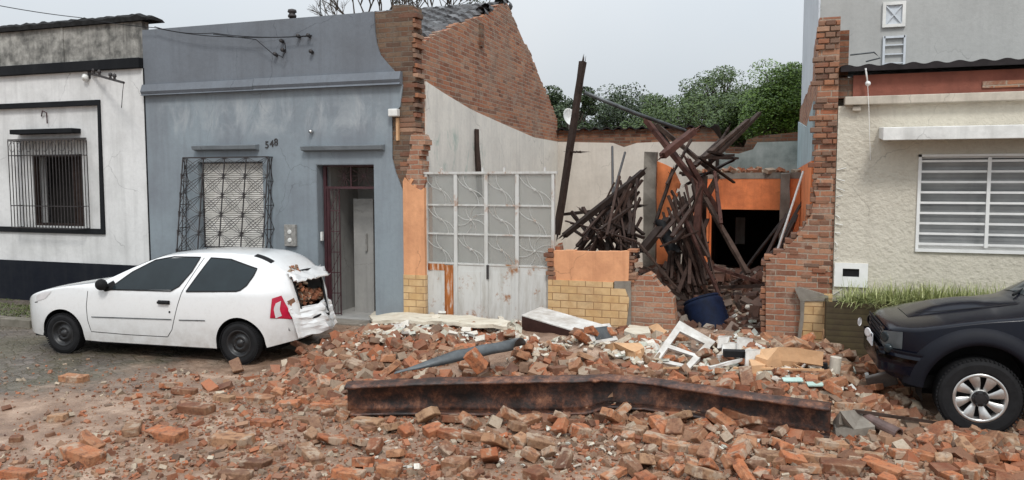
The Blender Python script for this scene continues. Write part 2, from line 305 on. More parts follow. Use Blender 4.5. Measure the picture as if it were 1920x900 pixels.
# ------------------------------------------------------------------ mesh helpers
MW = {}
I4 = Matrix.Identity(4)
class MB:
    def __init__(s): s.v = []; s.f = []; s.mi = []; s.k = 0
    def face(s, pts):
        n = len(s.v); s.v += [Vector(p) for p in pts]; s.f.append(list(range(n, n+len(pts)))); s.mi.append(s.k)
    def add(s, vs, fs):
        n = len(s.v); s.v += [Vector(p) for p in vs]
        for f in fs: s.f.append([i+n for i in f]); s.mi.append(s.k)
    def box(s, a, b):
        x0, y0, z0 = a; x1, y1, z1 = b
        s.add([(x0,y0,z0),(x1,y0,z0),(x1,y1,z0),(x0,y1,z0),(x0,y0,z1),(x1,y0,z1),(x1,y1,z1),(x0,y1,z1)],
              [(0,3,2,1),(4,5,6,7),(0,1,5,4),(1,2,6,5),(2,3,7,6),(3,0,4,7)])
    def obox(s, mat, size):
        x, y, z = (q/2 for q in size)
        s.add([mat@Vector(p) for p in ((-x,-y,-z),(x,-y,-z),(x,y,-z),(-x,y,-z),(-x,-y,z),(x,-y,z),(x,y,z),(-x,y,z))],
              [(0,3,2,1),(4,5,6,7),(0,1,5,4),(1,2,6,5),(2,3,7,6),(3,0,4,7)])
    def bar(s, p0, p1, w, h=None, up=Vector((0,0,1)), jit=0, seg=1):
        h = h or w; p0 = Vector(p0); p1 = Vector(p1); d = (p1-p0).normalized()
        sx = d.cross(up)
        if sx.length < .05: sx = d.cross(Vector((0,1,0)))
        sx.normalize(); sy = sx.cross(d)
        vs = []; fs = []
        for i in range(seg+1):
            c = p0.lerp(p1, i/seg)
            for a, b_ in ((-1,-1),(1,-1),(1,1),(-1,1)):
                j = Vector((R_.uniform(-jit,jit) for _ in range(3))) if jit else Vector((0,0,0))
                vs.append(c+sx*a*w/2+sy*b_*h/2+j)
        for i in range(seg):
            for q in range(4):
                fs.append((i*4+q, i*4+(q+1)%4, i*4+4+(q+1)%4, i*4+4+q))
        fs += [(3,2,1,0), tuple(seg*4+q for q in range(4))]
        s.add(vs, fs)
    def tube(s, pts, r, n=6, caps=True):
        pts = [Vector(p) for p in pts]; rs = r if isinstance(r, (list, tuple)) else [r]*len(pts)
        vs = []; fs = []
        for i, p in enumerate(pts):
            d = (pts[min(i+1, len(pts)-1)]-pts[max(i-1, 0)]).normalized()
            a = d.cross(Vector((0,0,1)))
            if a.length < .05: a = d.cross(Vector((0,1,0)))
            a.normalize(); b_ = a.cross(d)
            for q in range(n):
                t = 2*math.pi*q/n; vs.append(p+(a*math.cos(t)+b_*math.sin(t))*rs[i])
        for i in range(len(pts)-1):
            for q in range(n): fs.append((i*n+q, i*n+(q+1)%n, (i+1)*n+(q+1)%n, (i+1)*n+q))
        if caps: fs += [tuple(range(n))[::-1], tuple((len(pts)-1)*n+q for q in range(n))]
        s.add(vs, fs)
    def slabY(s, poly, y0, y1):      # poly of (x,z), extruded in depth
        n = len(poly); vs = [(x, y0, z) for x, z in poly]+[(x, y1, z) for x, z in poly]
        s.add(vs, [tuple(range(n)), tuple(range(2*n-1, n-1, -1))]+[(i, i+n, (i+1)%n+n, (i+1)%n) for i in range(n)])
    def slabX(s, poly, x0, x1):      # poly of (y,z)
        n = len(poly); vs = [(x0, y, z) for y, z in poly]+[(x1, y, z) for y, z in poly]
        s.add(vs, [tuple(range(n)), tuple(range(2*n-1, n-1, -1))]+[(i, i+n, (i+1)%n+n, (i+1)%n) for i in range(n)])
    def lathe(s, prof, c, axis, n=28, a0=0, a1=2*math.pi):   # prof of (radius, along axis)
        c = Vector(c); ax = Vector(axis).normalized(); u = ax.cross(Vector((0,0,1)))
        if u.length < .1: u = Vector((1,0,0))
        u.normalize(); w = u.cross(ax); full = abs(a1-a0-2*math.pi) < 1e-6; m = n if full else n+1
        vs = []; fs = []
        for r, h in prof:
            for q in range(m):
                t = a0+(a1-a0)*q/n; vs.append(c+ax*h+(u*math.cos(t)+w*math.sin(t))*r)
        for i in range(len(prof)-1):
            for q in range(n):
                q2 = (q+1) % m; fs.append((i*m+q, i*m+q2, (i+1)*m+q2, (i+1)*m+q))
        s.add(vs, fs)
    def grid(s, rows):
        n = len(rows[0]); vs = [p for r in rows for p in r]
        s.add(vs, [(i*n+j, i*n+j+1, (i+1)*n+j+1, (i+1)*n+j) for i in range(len(rows)-1) for j in range(n-1)])
    def holes(s, x0, x1, z0, z1, hs, y0, y1):   # a wall slab in plane Y with rectangular openings
        xs = sorted({x0, x1, *[min(max(h[0], x0), x1) for h in hs], *[min(max(h[1], x0), x1) for h in hs]})
        zs = sorted({z0, z1, *[min(max(h[2], z0), z1) for h in hs], *[min(max(h[3], z0), z1) for h in hs]})
        def solid(i, j):
            if i < 0 or j < 0 or i >= len(xs)-1 or j >= len(zs)-1: return False
            cx = (xs[i]+xs[i+1])/2; cz = (zs[j]+zs[j+1])/2
            return not any(h[0] < cx < h[1] and h[2] < cz < h[3] for h in hs)
        for i in range(len(xs)-1):
            for j in range(len(zs)-1):
                if not solid(i, j): continue
                a, b_, c, d = xs[i], xs[i+1], zs[j], zs[j+1]
                s.face([(a,y0,c),(b_,y0,c),(b_,y0,d),(a,y0,d)]); s.face([(a,y1,c),(a,y1,d),(b_,y1,d),(b_,y1,c)])
                if not solid(i-1, j): s.face([(a,y0,c),(a,y0,d),(a,y1,d),(a,y1,c)])
                if not solid(i+1, j): s.face([(b_,y0,c),(b_,y1,c),(b_,y1,d),(b_,y0,d)])
                if not solid(i, j-1): s.face([(a,y0,c),(a,y1,c),(b_,y1,c),(b_,y0,c)])
                if not solid(i, j+1): s.face([(a,y0,d),(b_,y0,d),(b_,y1,d),(a,y1,d)])
    def build(s, name, mat, parent=None, frame=None, smooth=False, bevel=0, weld=False):
        fr = frame or I4; Wp = MW[parent.name] if parent else I4; inv = Wp.inverted()
        lv = [inv @ (fr @ p) for p in s.v]
        lo = [min(p[i] for p in lv) for i in range(3)]; hi = [max(p[i] for p in lv) for i in range(3)]
        o0 = Vector(((lo[0]+hi[0])/2, (lo[1]+hi[1])/2, lo[2]))
        me = bpy.data.meshes.new(name); me.from_pydata([p-o0 for p in lv], [], s.f)
        mats = mat if isinstance(mat, list) else [mat]
        for m_ in mats: me.materials.append(m_)
        if len(mats) > 1: me.polygons.foreach_set('material_index', s.mi)
        if weld or bevel:
            bm = bmesh.new(); bm.from_mesh(me); bmesh.ops.remove_doubles(bm, verts=bm.verts, dist=1e-5)
            bmesh.ops.recalc_face_normals(bm, faces=bm.faces); bm.to_mesh(me); bm.free()
        if smooth: me.polygons.foreach_set('use_smooth', [True]*len(me.polygons))
        me.update()
        o = bpy.data.objects.new(name, me); COL.objects.link(o); o.location = o0
        if parent: o.parent = parent
        if bevel:
            bv = o.modifiers.new('bevel', 'BEVEL'); bv.width = bevel; bv.segments = 2; bv.limit_method = 'ANGLE'
        MW[o.name] = Wp @ Matrix.Translation(o0)
        return o
def tag(o, label=None, cat=None, group=None, kind=None):
    if label: o['label'] = label
    if cat: o['category'] = cat
    if group: o['group'] = group
    if kind: o['kind'] = kind
    return o
def thing(name, label, cat, loc, rz=0, group=None):
    o = bpy.data.objects.new(name, None); COL.objects.link(o); o.location = loc; o.rotation_euler = (0, 0, rz); o.empty_display_size = .2
    MW[o.name] = Matrix.Translation(Vector(loc)) @ Matrix.Rotation(rz, 4, 'Z')
    return tag(o, label, cat, group)
def xz(pts, Y=0): return [(PF(a, b_, Y).x, PF(a, b_, Y).z) for a, b_ in pts]
def jag(a, b_, step=.078, amp=.09, horiz=False):
    """broken brick edge from a to b: one tooth per course"""
    L = math.hypot(b_[0]-a[0], b_[1]-a[1]); n = max(2, int(L/step)); out = [a]
    for i in range(n):
        t0 = i/n; t1 = (i+1)/n
        x = a[0]+(b_[0]-a[0])*t0; z = a[1]+(b_[1]-a[1])*t0; x1 = a[0]+(b_[0]-a[0])*t1; z1 = a[1]+(b_[1]-a[1])*t1
        o_ = R_.uniform(-amp, amp)
        nx, nz = (z1-z), -(x1-x); l = math.hypot(nx, nz) or 1; nx /= l; nz /= l
        if i: out.append((x+nx*o_, z+nz*o_))
        out.append((x1+nx*o_, z1+nz*o_)) if i < n-1 else None
    out.append(b_); return out
def ss(a, b_, t):
    t = max(0, min(1, (t-a)/(b_-a))); return t*t*(3-2*t)
# ------------------------------------------------------------------ ground height (road, footway, rubble heap)
def G(x, y, fine=True):
    z = .12*ss(-1.62, -1.58, y) if y < 0 else .12
    a = ss(-6.6, -5.0, x)*(1-.75*ss(.2, 1.6, x))*(1-ss(2.8, 4.2, x))
    if y < 0:
        prof = ss(-3.9, -1.9, y)*(.30-.14*ss(-1.3, -.1, y))
        z2 = prof*a
    else:
        z2 = .16*a
        if -5.4 < x < .75:
            z2 += .42*ss(.6, 2.0, y)*(1-ss(3.0, 5.0, y))*ss(-3.6, -2.0, x)+.12*ss(.3, 2.0, y)
        else: z2 = .2*a*(1-ss(0, .2, y)) if x > .7 else 0
    z = max(z, z2+.10*ss(-3.9, -1.6, y)*a) if a > 0 else z
    if y < -3.9: z += .05*ss(-6.5, -2.5, x)*max(0, noise.noise(Vector((x*1.1, y*1.1, 3))))*ss(-7.4, -6.0, y) if y < -3.9 else 0
    if fine and a > 0 and y > -4.4 and y < 5:
        z += a*ss(-4.4, -3.2, y)*(.10*noise.noise(Vector((x*1.6, y*1.6, 0)))+.05*noise.noise(Vector((x*4.5, y*4.5, 7))))
    return z
xs = [-400, -150, -60, -30, -20]+[-17+i*.075 for i in range(int(23.5/.075))]+[7, 9, 15, 40, 120, 400]
ys = [-400, -120, -40, -18, -12]+[-9+i*.075 for i in range(int(17/.075))]+[9, 14, 30, 80, 200, 600]
mb = MB(); mb.grid([[(x, y, G(x, y)) for x in xs] for y in ys])
g_ = mb.build('ground', M['road'], smooth=True); tag(g_, kind='structure')
mb = MB(); x = -16.6
while x < -5.2:
    w = R_.uniform(.45, .8); j = R_.uniform(-.012, .012)
    mb.box((x, -1.72+j, -.02), (x+w-.02, -1.55, .135+j*.4)); x += w
k_ = mb.build('kerb', M['kerb'], bevel=.015); tag(k_, kind='structure')

# ================================================================== WHITE HOUSE (far end)
X1 = PF(275, 300).x   # joint between white and grey house
wh = thing('white_house', 'white plastered house with black trim and a mould-stained parapet', 'house', (-13.5, .3, .1))
XL = -19.0; zc0 = PF(200, 120).z; zb = 0
z_band0 = PF(200, 132).z; z_band1 = PF(200, 113).z; ztop = PF(200, 45).z
wx0, wz1 = xz([(55, 290)])[0]; wx1, wz0 = xz([(155, 425)])[0]
fx1 = PF(193, 300).x; fz1 = PF(100, 193).z; fz0 = PF(100, 432).z
hole = (wx0, wx1, wz0, wz1); panel = (-16.2, fx1, fz0, fz1)
mb = MB(); mb.holes(XL, X1, .0, z_band0, [panel], 0, .14); mb.build('wall', M['white_wall'], wh)
mb = MB(); mb.holes(panel[0]+.002, panel[1]-.002, panel[2]+.002, panel[3]-.002, [hole], .05, .34); mb.build('window_bay_wall', M['white_wall'], wh)
mb = MB(); mb.box((XL, .0, z_band1), (X1-.0, .16, ztop)); 
mb.box((PF(118, 80).x-.025, -.02, z_band1), (PF(118, 80).x+.025, .0-.0005, ztop)); mb.build('parapet', M['stain_wall'], wh)
mb = MB(); mb.box((XL, -.09, z_band0), (X1-.02, .2, z_band1)); mb.build('cornice_band', M['black_paint'], wh, bevel=.01)
rows = []
for i in range(130):
    x = XL+(X1+.28-XL)*i/129; e = 1-ss(X1-.05, X1+.28, x)*.75
    rows.append([(x, -.07, ztop+.0), (x, -.08+.02*noise.noise(Vector((x*6, 0, 0))), ztop+.03+.05*e+.03*noise.noise(Vector((x*5, 1, 0)))), (x, .02, ztop+.04+.10*e+.04*noise.noise(Vector((x*7, 2, 0)))), (x, .2, ztop+.02+.09*e), (x, .26, ztop)])
mb = MB(); mb.grid(rows); mb.face(rows[-1]); mb.build('parapet_cap', M['moss_cap'], wh)
mb = MB(); t_ = .075
mb.box((panel[0], -.035, fz1-t_), (fx1+.0, .06, fz1+.02)); mb.box((panel[0], -.035, fz0-.05), (fx1+.0, .06, fz0+.05))
f = MB(); f.slabY([(fx1-.09, fz0+.05), (fx1, fz0+.05), (fx1, fz1-t_), (fx1-.05, fz1-t_)], -.034, .06)
mb.add(f.v, f.f); mb.build('black_surround', M['black_paint'], wh)
mb = MB(); mb.box((XL, -.05, .08), (X1-.12, .0-.001, PF(150, 493).z)); mb.build('plinth', M['plinth_black'], wh)
a0 = PF(32, 249); a1 = PF(148, 249)
mb = MB(); mb.box((a0.x, -.16, a0.z-.04), (a1.x, .048, a0.z+.05)); wn_ = mb.build('window_hood', M['black_paint'], wh, bevel=.008)
mb = MB(); mb.holes(wx0, wx1, wz0, wz1, [(wx0+.05, wx1-.05, wz0+.05, wz1-.05)], .07, .16); win = mb.build('window', M['dark_wood'], wh)
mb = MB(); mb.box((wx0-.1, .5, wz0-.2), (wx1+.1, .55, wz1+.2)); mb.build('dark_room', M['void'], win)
mb = MB(); w_ = (wx1-wx0)
for i in range(7): mb.box((wx1-.06-.052*(i+1)+.003, .20+.008*(i % 2), wz0+.05), (wx1-.06-.052*i, .24, wz1-.05))
mb.build('wooden_shutter', M['dark_wood'], win)
mb = MB(); gx0, gx1 = PF(36, 300).x, PF(160, 300).x; gz0, gz1 = wz0-.03, PF(100, 264).z; yo = -.22
for i in range(22):
    x = gx0+(gx1-gx0)*i/21; bow = -.06*math.sin(math.pi*.2)
    mb.bar((x, yo, gz0), (x, yo, gz1), .012)
for z in (gz0, gz0+.42, gz1-.28, gz1):
    mb.bar((gx0, yo, z), (gx1, yo, z), .016); mb.bar((gx0, yo, z), (gx0, .04, z), .014); mb.bar((gx1, yo, z), (gx1, .04, z), .014)
for j in range(5):
    y = yo+(.04-yo)*j/4
    for gx in (gx0, gx1): mb.bar((gx, y, gz0), (gx, y, gz1), .011)
for i in range(8):
    cx = gx0+(gx1-gx0)*(i+.5)/8; r = .07
    mb.tube([(cx+r*math.cos(a), yo-.005, gz1-.12+1.3*r*math.sin(a)) for a in [math.pi*2*q/12 for q in range(13)]], .006, 4)
mb.build('window_grille', M['iron'], win)
mb = MB(); mb.slabX([(-.23, gz1+.01), (.04, gz1+.03), (.04, gz1+.05), (-.23, gz1+.03)], gx0, gx1); mb.build('sill_cover', M['iron'], win)
p = PF(88, 210, .05); mb = MB(); mb.tube([p+Vector((-.12, -.02, -.08)), p+Vector((-.03, -.07, .02)), p+Vector((.05, -.05, -.02)), p+Vector((.04, -.04, -.22))], .012); mb.build('bent_wire', M['wine_iron'], wh)
mb = MB(); mb.box((XL, .9, 0), (X1-.005, 8.0, PF(200, 60).z-.25)); mb.box((XL, .165, z_band0), (X1-.005, .9, PF(200, 60).z-.25)); mb.box((X1-.1, .141, 0), (X1-.005, .9, z_band0)); mb.build('rear_volume', M['white_wall'], wh)
mb = MB(); mb.box((X1-.012, -.006, .1), (X1+.018, .0-.0005, z_band0)); mb.build('dark_joint', M['black_paint'], wh)
# service bracket with insulators
sb = thing('service_bracket', 'rusty iron service bracket with insulators sticking out of the white house wall', 'bracket', PF(165, 148))
p = PF(170, 138); e = PF(232, 155, -.7); mb = MB(); mb.bar(p+Vector((0, 0, 0)), e, .035, .035); mb.bar(p+Vector((-.03, 0, -.09)), p+Vector((-.03, -.0, .1)), .06, .03); mb.build('arm', M['iron'], sb)
for t in (.1, .28, .62, .74):
    q = p.lerp(e, t); mb = MB(); mb.lathe([(.0, .12), (.03, .1), (.035, .06), (.018, .04), (.03, .01), (.012, -.02)], q, (0, 0, 1), 10); mb.build('insulator', M['iron'], sb, smooth=True)
mb = MB(); mb.lathe([(.0, .0), (.06, .01), (.065, .06), (.0, .09)], PF(163, 146, -.02), (0, -1, 0), 12); mb.build('insulator', M['white_trim'], sb, smooth=True)
mb = MB(); mb.tube([e, e+Vector((-.03, 0, -.15)), e+Vector((-.12, .05, -.42))], .006, 4); mb.build('hanging_wire', M['cable'], sb)

# ================================================================== GREY HOUSE
gh = thing('grey_house', 'blue-grey plastered house numbered 548 with torn corner and exposed brick gable', 'house', (-8.2, .3, .1))
XR = -6.20; XE = PF(775, 300).x
cz0, cz1 = PF(500, 170).z, PF(500, 148).z; gt = PF(500, 38).z
dx0, dz1 = xz([(592, 308)])[0]; dx1 = PF(703, 400).x; dz0 = .14
vx0, vz1 = xz([(370, 303)])[0]; vx1, vz0 = xz([(497, 470)])[0]
door = (dx0, dx1, -.1, dz1); wnd = (vx0, vx1, vz0, vz1)
mb = MB(); mb.holes(X1, XR, 0, cz0, [door, wnd], 0, .03)
st = xz([(757, 600), (757, 362), (752, 350), (741, 322), (735, 297), (735, 262), (735, 215), (750, 200), (753, 175)])
st = [(st[0][0], 0)]+st[1:]
poly = [(XR, 0)]+st+[(PF(755, 172).x, cz0), (XR, cz0)]
mb.slabY(poly, 0, .03); mb.build('wall', M['grey_low'], gh)
mb = MB(); st2 = xz([(753, 148), (740, 134), (724, 116), (713, 103), (706, 82), (703, 60), (701, 30)])
mb.slabY([(X1, cz1)]+[(st2[0][0], cz1)]+st2[1:-1]+[(st2[-1][0], gt), (X1, gt)], .0, .03); mb.build('parapet_wall', M['grey_up'], gh)
mb = MB(); mb.slabX([(-.10, cz0), (-.07, cz0+.02), (-.10, cz0+.07), (-.05, cz1), (.02, cz1), (.02, cz0)], X1-.0, -8.45)
mb.slabX([(-.10, cz0+.0), (-.07, cz0+.03), (-.10, cz0+.08), (-.05, cz1+.01), (.02, cz1+.01), (.02, cz0)], -8.44, PF(754, 160).x); mb.build('cornice', M['grey_up'], gh)
# brick core of the facade
mb = MB(); mb.holes(X1, XR, 0, gt, [door, wnd], .031, .36)
crest = [(XE, 0), (XE, PF(775, 22).z)]
xa = PF(700, 28).x
mb.slabY([(XR, 0), (XE, 0)]+jag((XE, 0), (XE, gt+.06), amp=.03)[1:]+[(XE-.35, gt+.09), (XE-.37, gt), (XR, gt)], .031, .36)
mb.build('brick_core', M['brick_grey'], gh)
# brick teeth sticking out at the torn corner
tb = MB(); 
for i in range(62):
    z = .9+i*.078
    if z > gt+.02: break
    if PF(760, 340).z > z: continue
    w = R_.uniform(.02, .08) if i % 2 else R_.uniform(0, .04)
    tb.box((XE-.25, R_.uniform(.02, .05), z), (XE+w, R_.uniform(.2, .34), z+.066))
    
tb.build('torn_brick_edge', M['torn_brick'], gh, bevel=.006)
# white box on pier and bits
p = PF(742, 212); mb = MB(); mb.box((p.x-.08, -.12, p.z-.06), (p.x+.08, .0, p.z+.06)); mb.build('junction_box', M['white_trim'], gh, bevel=.015)
p = PF(746, 240); mb = MB(); mb.box((p.x-.02, -.03, p.z-.2), (p.x+.015, .03, p.z+.16)); mb.build('conduit_strip', M['peach_slab'], gh)
mb = MB()
for (a_, c_, z0_, z1_) in ((dx0, dx1, .151, dz1), (vx0, vx1, vz0, vz1)):
    mb.box((a_, .005, z0_), (a_+.012, .36, z1_)); mb.box((c_-.012, .005, z0_), (c_, .36, z1_)); mb.box((a_+.012, .005, z1_-.012), (c_-.012, .36, z1_))
mb.box((vx0+.012, .005, vz0), (vx1-.012, .36, vz0+.012)); mb.build('opening_reveal', M['grey_low'], gh)
# mouldings above window and door
for (a, c, yy) in ((368, 486, 279), (571, 722, 280)):
    p0, p1 = PF(a, yy), PF(c, yy); mb = MB(); mb.slabX([(-.11, p0.z-.02), (-.13, p0.z+.04), (0, p0.z+.06), (0, p0.z-.045)], p0.x, p1.x); mb.build('lintel_moulding', M['grey_trim'], gh)
# window: shutter, dark reveal, bowed grille
mb = MB(); mb.holes(vx0, vx1, vz0, vz1, [(vx0+.03, vx1-.03, vz0+.03, vz1-.03)], .10, .16); win = mb.build('window', M['iron'], gh)
mb = MB(); n = 40
for i in range(n):
    z = vz0+.03+(vz1-vz0-.06)*i/n; h = (vz1-vz0-.06)/n
    mb.slabX([(.13, z), (.118, z+h*.5), (.13, z+h*.98), (.15, z+h*.98), (.15, z)], vx0+.03, vx1-.03)
mb.build('roller_shutter', M['shutter'], win)
gx0, gx1 = PF(343, 300, -.12).x, PF(503, 300, -.12).x; gz1 = PF(420, 295, -.12).z; gz0 = PF(420, 472, -.12).z
def gy(z): return -.12-.22*(gz1-z)/(gz1-gz0)
mb = MB()
def gbar(p0, p1, w=.014): mb.bar(p0, p1, w)
NX, NZ = 4, 5
for i in range(NX+1):
    x = gx0+(gx1-gx0)*i/NX; gbar((x, gy(gz0), gz0), (x, gy(gz1), gz1), .016)
for z in (gz0, gz1): gbar((gx0, gy(z), z), (gx1, gy(z), z), .022)
for i in range(NX*2+1):
    for j in range(NZ*2+1):
        pass
for i in range(NX):
    for j in range(NZ):
        a = gx0+(gx1-gx0)*i/NX; c = gx0+(gx1-gx0)*(i+1)/NX; d = gz0+(gz1-gz0)*j/NZ; e2 = gz0+(gz1-gz0)*(j+1)/NZ
        for (p, q) in (((a, d), (c, e2)), ((a, e2), (c, d))):
            for s_ in (-.055, 0, .055):
                pts = []
                for t in range(7):
                    u = t/6; xx = p[0]+(q[0]-p[0])*u; zz = p[1]+(q[1]-p[1])*u; dx, dz = q[1]-p[1], -(q[0]-p[0]); l = math.hypot(dx, dz)
                    o_ = s_*math.sin(math.pi*u); pts.append((xx+dx/l*o_, gy(zz)+.001, zz+dz/l*o_))
                mb.tube(pts, .0048, 4, False)
        if (i+j) % 1 == 0: mb.box((a-.012, gy(d)-.014, d-.05), (a+.012, gy(d)+.006, d+.05))
for sx in (gx0, gx1):
    for k in range(5):
        z = gz0+(gz1-gz0)*k/4; gbar((sx, gy(z), z), (sx, .02, z), .014)
    for yy in (.33, .66):
        gbar((sx, gy(gz0)*yy, gz0), (sx, gy(gz1)*yy, gz1), .012)
    for k in range(4):
        z = gz0+(gz1-gz0)*k/4; z2 = gz0+(gz1-gz0)*(k+1)/4; gbar((sx, gy(z), z), (sx, 0, z2), .008); gbar((sx, 0, z), (sx, gy(z2), z2), .008)
mb.build('window_grille', M['iron'], win)
mb = MB(); mb.box((vx0-.12, -.06, vz0-.14), (vx1+.12, .0-.002, vz0-.02)); mb.build('sill', M['grey_trim'], win)
# doorway: reveal, grille leaf, transom, inner doors
mb = MB(); mb.box((dx0-.01, .36, 0), (dx0+.06, .362+.9, dz1+.1)); mb.box((dx1-.06, .361, 0), (dx1+.01, 1.26, dz1+.1)); mb.box((dx0, .361, dz1), (dx1, 1.26, dz1+.1))
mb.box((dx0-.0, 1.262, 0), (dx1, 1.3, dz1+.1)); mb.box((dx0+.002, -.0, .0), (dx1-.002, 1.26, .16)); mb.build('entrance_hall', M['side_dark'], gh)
dr = None
fx0 = PF(600, 400).x+.02; yd = .14
mb = MB(); mb.box((dx0+.05, yd, .16), (dx0+.10, yd+.05, dz1)); mb.box((dx1-.05, yd, .16), (dx1, yd+.05, dz1)); mb.box((dx0+.1, yd, dz1-.04), (dx1-.05, yd+.05, dz1)); zt = PF(650, 352).z
mb.box((dx0+.10, yd+.002, zt-.02), (dx1-.05, yd+.048, zt+.02)); dr = mb.build('door_frame', M['wine_iron'], gh)
mb = MB()     # narrow open grille leaf
x = dx0+.16
for i in range(4): mb.bar((x+i*.055, yd+.02+i*.01, .18), (x+i*.055, yd+.02+i*.01, zt), .016 if i in (0, 3) else .009)
for k in range(7):
    z = .2+(zt-.24)*k/6; mb.bar((x, yd+.02, z), (x+.165, yd+.05, z), .014)
    if k < 6:
        z2 = .2+(zt-.24)*(k+1)/6; mb.bar((x, yd+.02, z), (x+.165, yd+.05, z2), .008)
mb.box((x-.05, yd+.005, .17), (x-.012, yd+.04, zt)); mb.build('grille_leaf', M['wine_iron'], dr)
mb = MB(); cx = (dx0+.1+dx1-.05)/2; mb.bar((cx, yd+.02, zt), (cx, yd+.02, dz1), .02)
for (a, c) in ((dx0+.3, cx), (cx, dx1-.05)):
    mx_ = (a+c)/2; mz = (zt+dz1)/2
    for q in range(12):
        an = math.pi*2*q/12; mb.bar((mx_, yd+.03, mz), (mx_+math.cos(an)*(c-a)*.5, yd+.03, mz+math.sin(an)*(dz1-zt)*.5), .006)
mb.box((dx0+.1, yd+.06, zt), (dx1-.05, yd+.07, dz1)) if False else None
mb.build('transom_grille', M['wine_iron'], dr)
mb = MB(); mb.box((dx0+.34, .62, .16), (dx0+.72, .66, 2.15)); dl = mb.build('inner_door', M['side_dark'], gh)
mb = MB(); mb.bar((dx0+.60, .59, 1.25), (dx0+.60, .59, 1.55), .03); mb.build('handle', M['steel_plate'], dl)
mb = MB(); mb.box((dx0+.76, .95, .16), (dx0+.79, .99, 2.2)); mb.box((dx1-.13, .95, .16), (dx1-.09, .99, 2.2)); mb.box((dx0+.76, .95, 2.2), (dx1-.09, .99, 2.25)); mb.build('inner_door_frame', M['dark_wood'], gh)
mb = MB(); mb.box((dx0+.79, 1.0, .16), (dx1-.13, 1.03, 2.2)); mb.build('inner_door', M['cream_trim'], gh)
mb = MB(); mb.box((dx0-.1, -.35, .1), (dx1+.1, .0-.003, .15)); mb.build('doorstep', M['concrete'], gh, bevel=.01)
p = PF(638, 560, 0); mb = MB(); mb.box((dx0+.03, .05, 1.45), (dx0+.06, .1, 1.6)); mb.build('doorbell', M['white_trim'], gh)
# number, meter box, insulators, chimney pipe
def text(name, body, size, loc, mat, parent, ext=.006):
    cu = bpy.data.curves.new(name, 'FONT'); cu.body = body; cu.size = size; cu.extrude = ext; cu.align_x = 'CENTER'; cu.align_y = 'CENTER'
    to = bpy.data.objects.new(name, cu); dg = bpy.context.evaluated_depsgraph_get(); COL.objects.link(to); dg.update()
    me = bpy.data.meshes.new_from_object(to.evaluated_get(dg)); bpy.data.objects.remove(to)
    m2 = MB(); rot = Matrix.Rotation(math.pi/2, 4, 'X')
    m2.add([Matrix.Translation(loc) @ rot @ v.co for v in me.vertices], [tuple(p_.vertices) for p_ in me.polygons]); return m2.build(name, mat, parent)
for ch, a, c in (('5', 501, 272), ('4', 510, 270), ('8', 518, 267)):
    text('house_number', ch, .17, PF(a, c)+Vector((0, -.008, 0)), M['iron'], gh)
p0, p1 = PF(537, 461), PF(557, 421); mb = MB(); mb.box((p0.x, -.06, p0.z), (p1.x, .0-.001, p1.z)); mbx = mb.build('meter_box', M['steel_plate'], gh, bevel=.008)
mb = MB(); c_ = (p0+p1)/2
for dz in (.06, -.08): mb = MB(); mb.lathe([(0, .02), (.035, .015), (.04, 0)], (c_.x, -.06, c_.z+dz), (0, -1, 0), 12); mb.build('dial', M['white_trim'], mbx)
for (a, c) in ((532, 79), (534, 96), (563, 70), (582, 69), (587, 99), (520, 104)):
    p = PF(a, c); mb = MB(); mb.lathe([(0, .10), (.03, .09), (.035, .06), (.02, .05), (.03, .02), (.012, 0)], p, (0, -1, .2), 10); mb.build('insulator', M['iron'], gh, smooth=True)
p = PF(586, 247); mb = MB(); mb.lathe([(0, .09), (.03, .08), (.04, .04), (.02, 0)], p, (0, -1, 0), 12); mb.build('wall_lamp', M['chrome'], gh, smooth=True)
p = PF(548, 36, .5); mb = MB(); mb.lathe([(.05, -.2), (.05, .03), (.07, .03), (.075, .06), (.06, .08), (.05, .1), (.08, .12), (.07, .16), (.0, .18)], p, (0, 0, 1), 14); mb.build('vent_pipe', M['iron'], gh, smooth=True)
# gable (party) wall: brick, falling to the back
SX = PF(775, 300).x+.02
def yz(pts): return [(PX(a, c, SX).y, PX(a, c, SX).z) for a, c in pts]
prof = yz([(790, 82), (800, 74), (850, 48), (905, 30), (925, 22), (935, 8), (952, 8), (975, 62), (990, 90), (1010, 140), (1030, 185), (1045, 222)])
yb = prof[-1][0]
pp = [(.30, 0), (.30, prof[0][1]-.15)]
for i in range(len(prof)-1): pp += jag(prof[i], prof[i+1], .1, .05 if i > 6 else .025)[:-1]
pp += [prof[-1], (yb, 0)]
mb = MB(); mb.slabX(pp, SX-.25, SX); mb.build('gable_wall', M['brick'], gh)
print('gable', prof, 'SX', SX)
pl = yz([(797, 153), (830, 175), (880, 205), (940, 232), (1000, 258), (1045, 266)])
BY = yb
pl2 = [(.40, 0), (.40, pl[0][1])]+pl[1:]; pl2[-1] = (BY, pl[-1][1])
mb = MB(); mb.slabX(pl2+[(BY, 0)], SX+.001, SX+.03); mb.build('gable_plaster', M['side_plaster'], gh)
# dark socket and a board on the gable
p = PX(900, 60, SX); mb = MB(); mb.box((SX-.02, p.y-.06, p.z-.28), (SX+.05, p.y+.1, p.z+.16)); mb.build('brick_socket', M['brick_dark'], gh)
p0 = PX(892, 243, SX+.05); mb = MB(); mb.bar(p0, (p0.x+.12, p0.y-.1, 2.15), .07, .09, jit=.008, seg=4); tag(mb.build('loose_board', M['timber_dark']), 'dark charred board leaning on the pale gable wall above the metal gate', 'board')
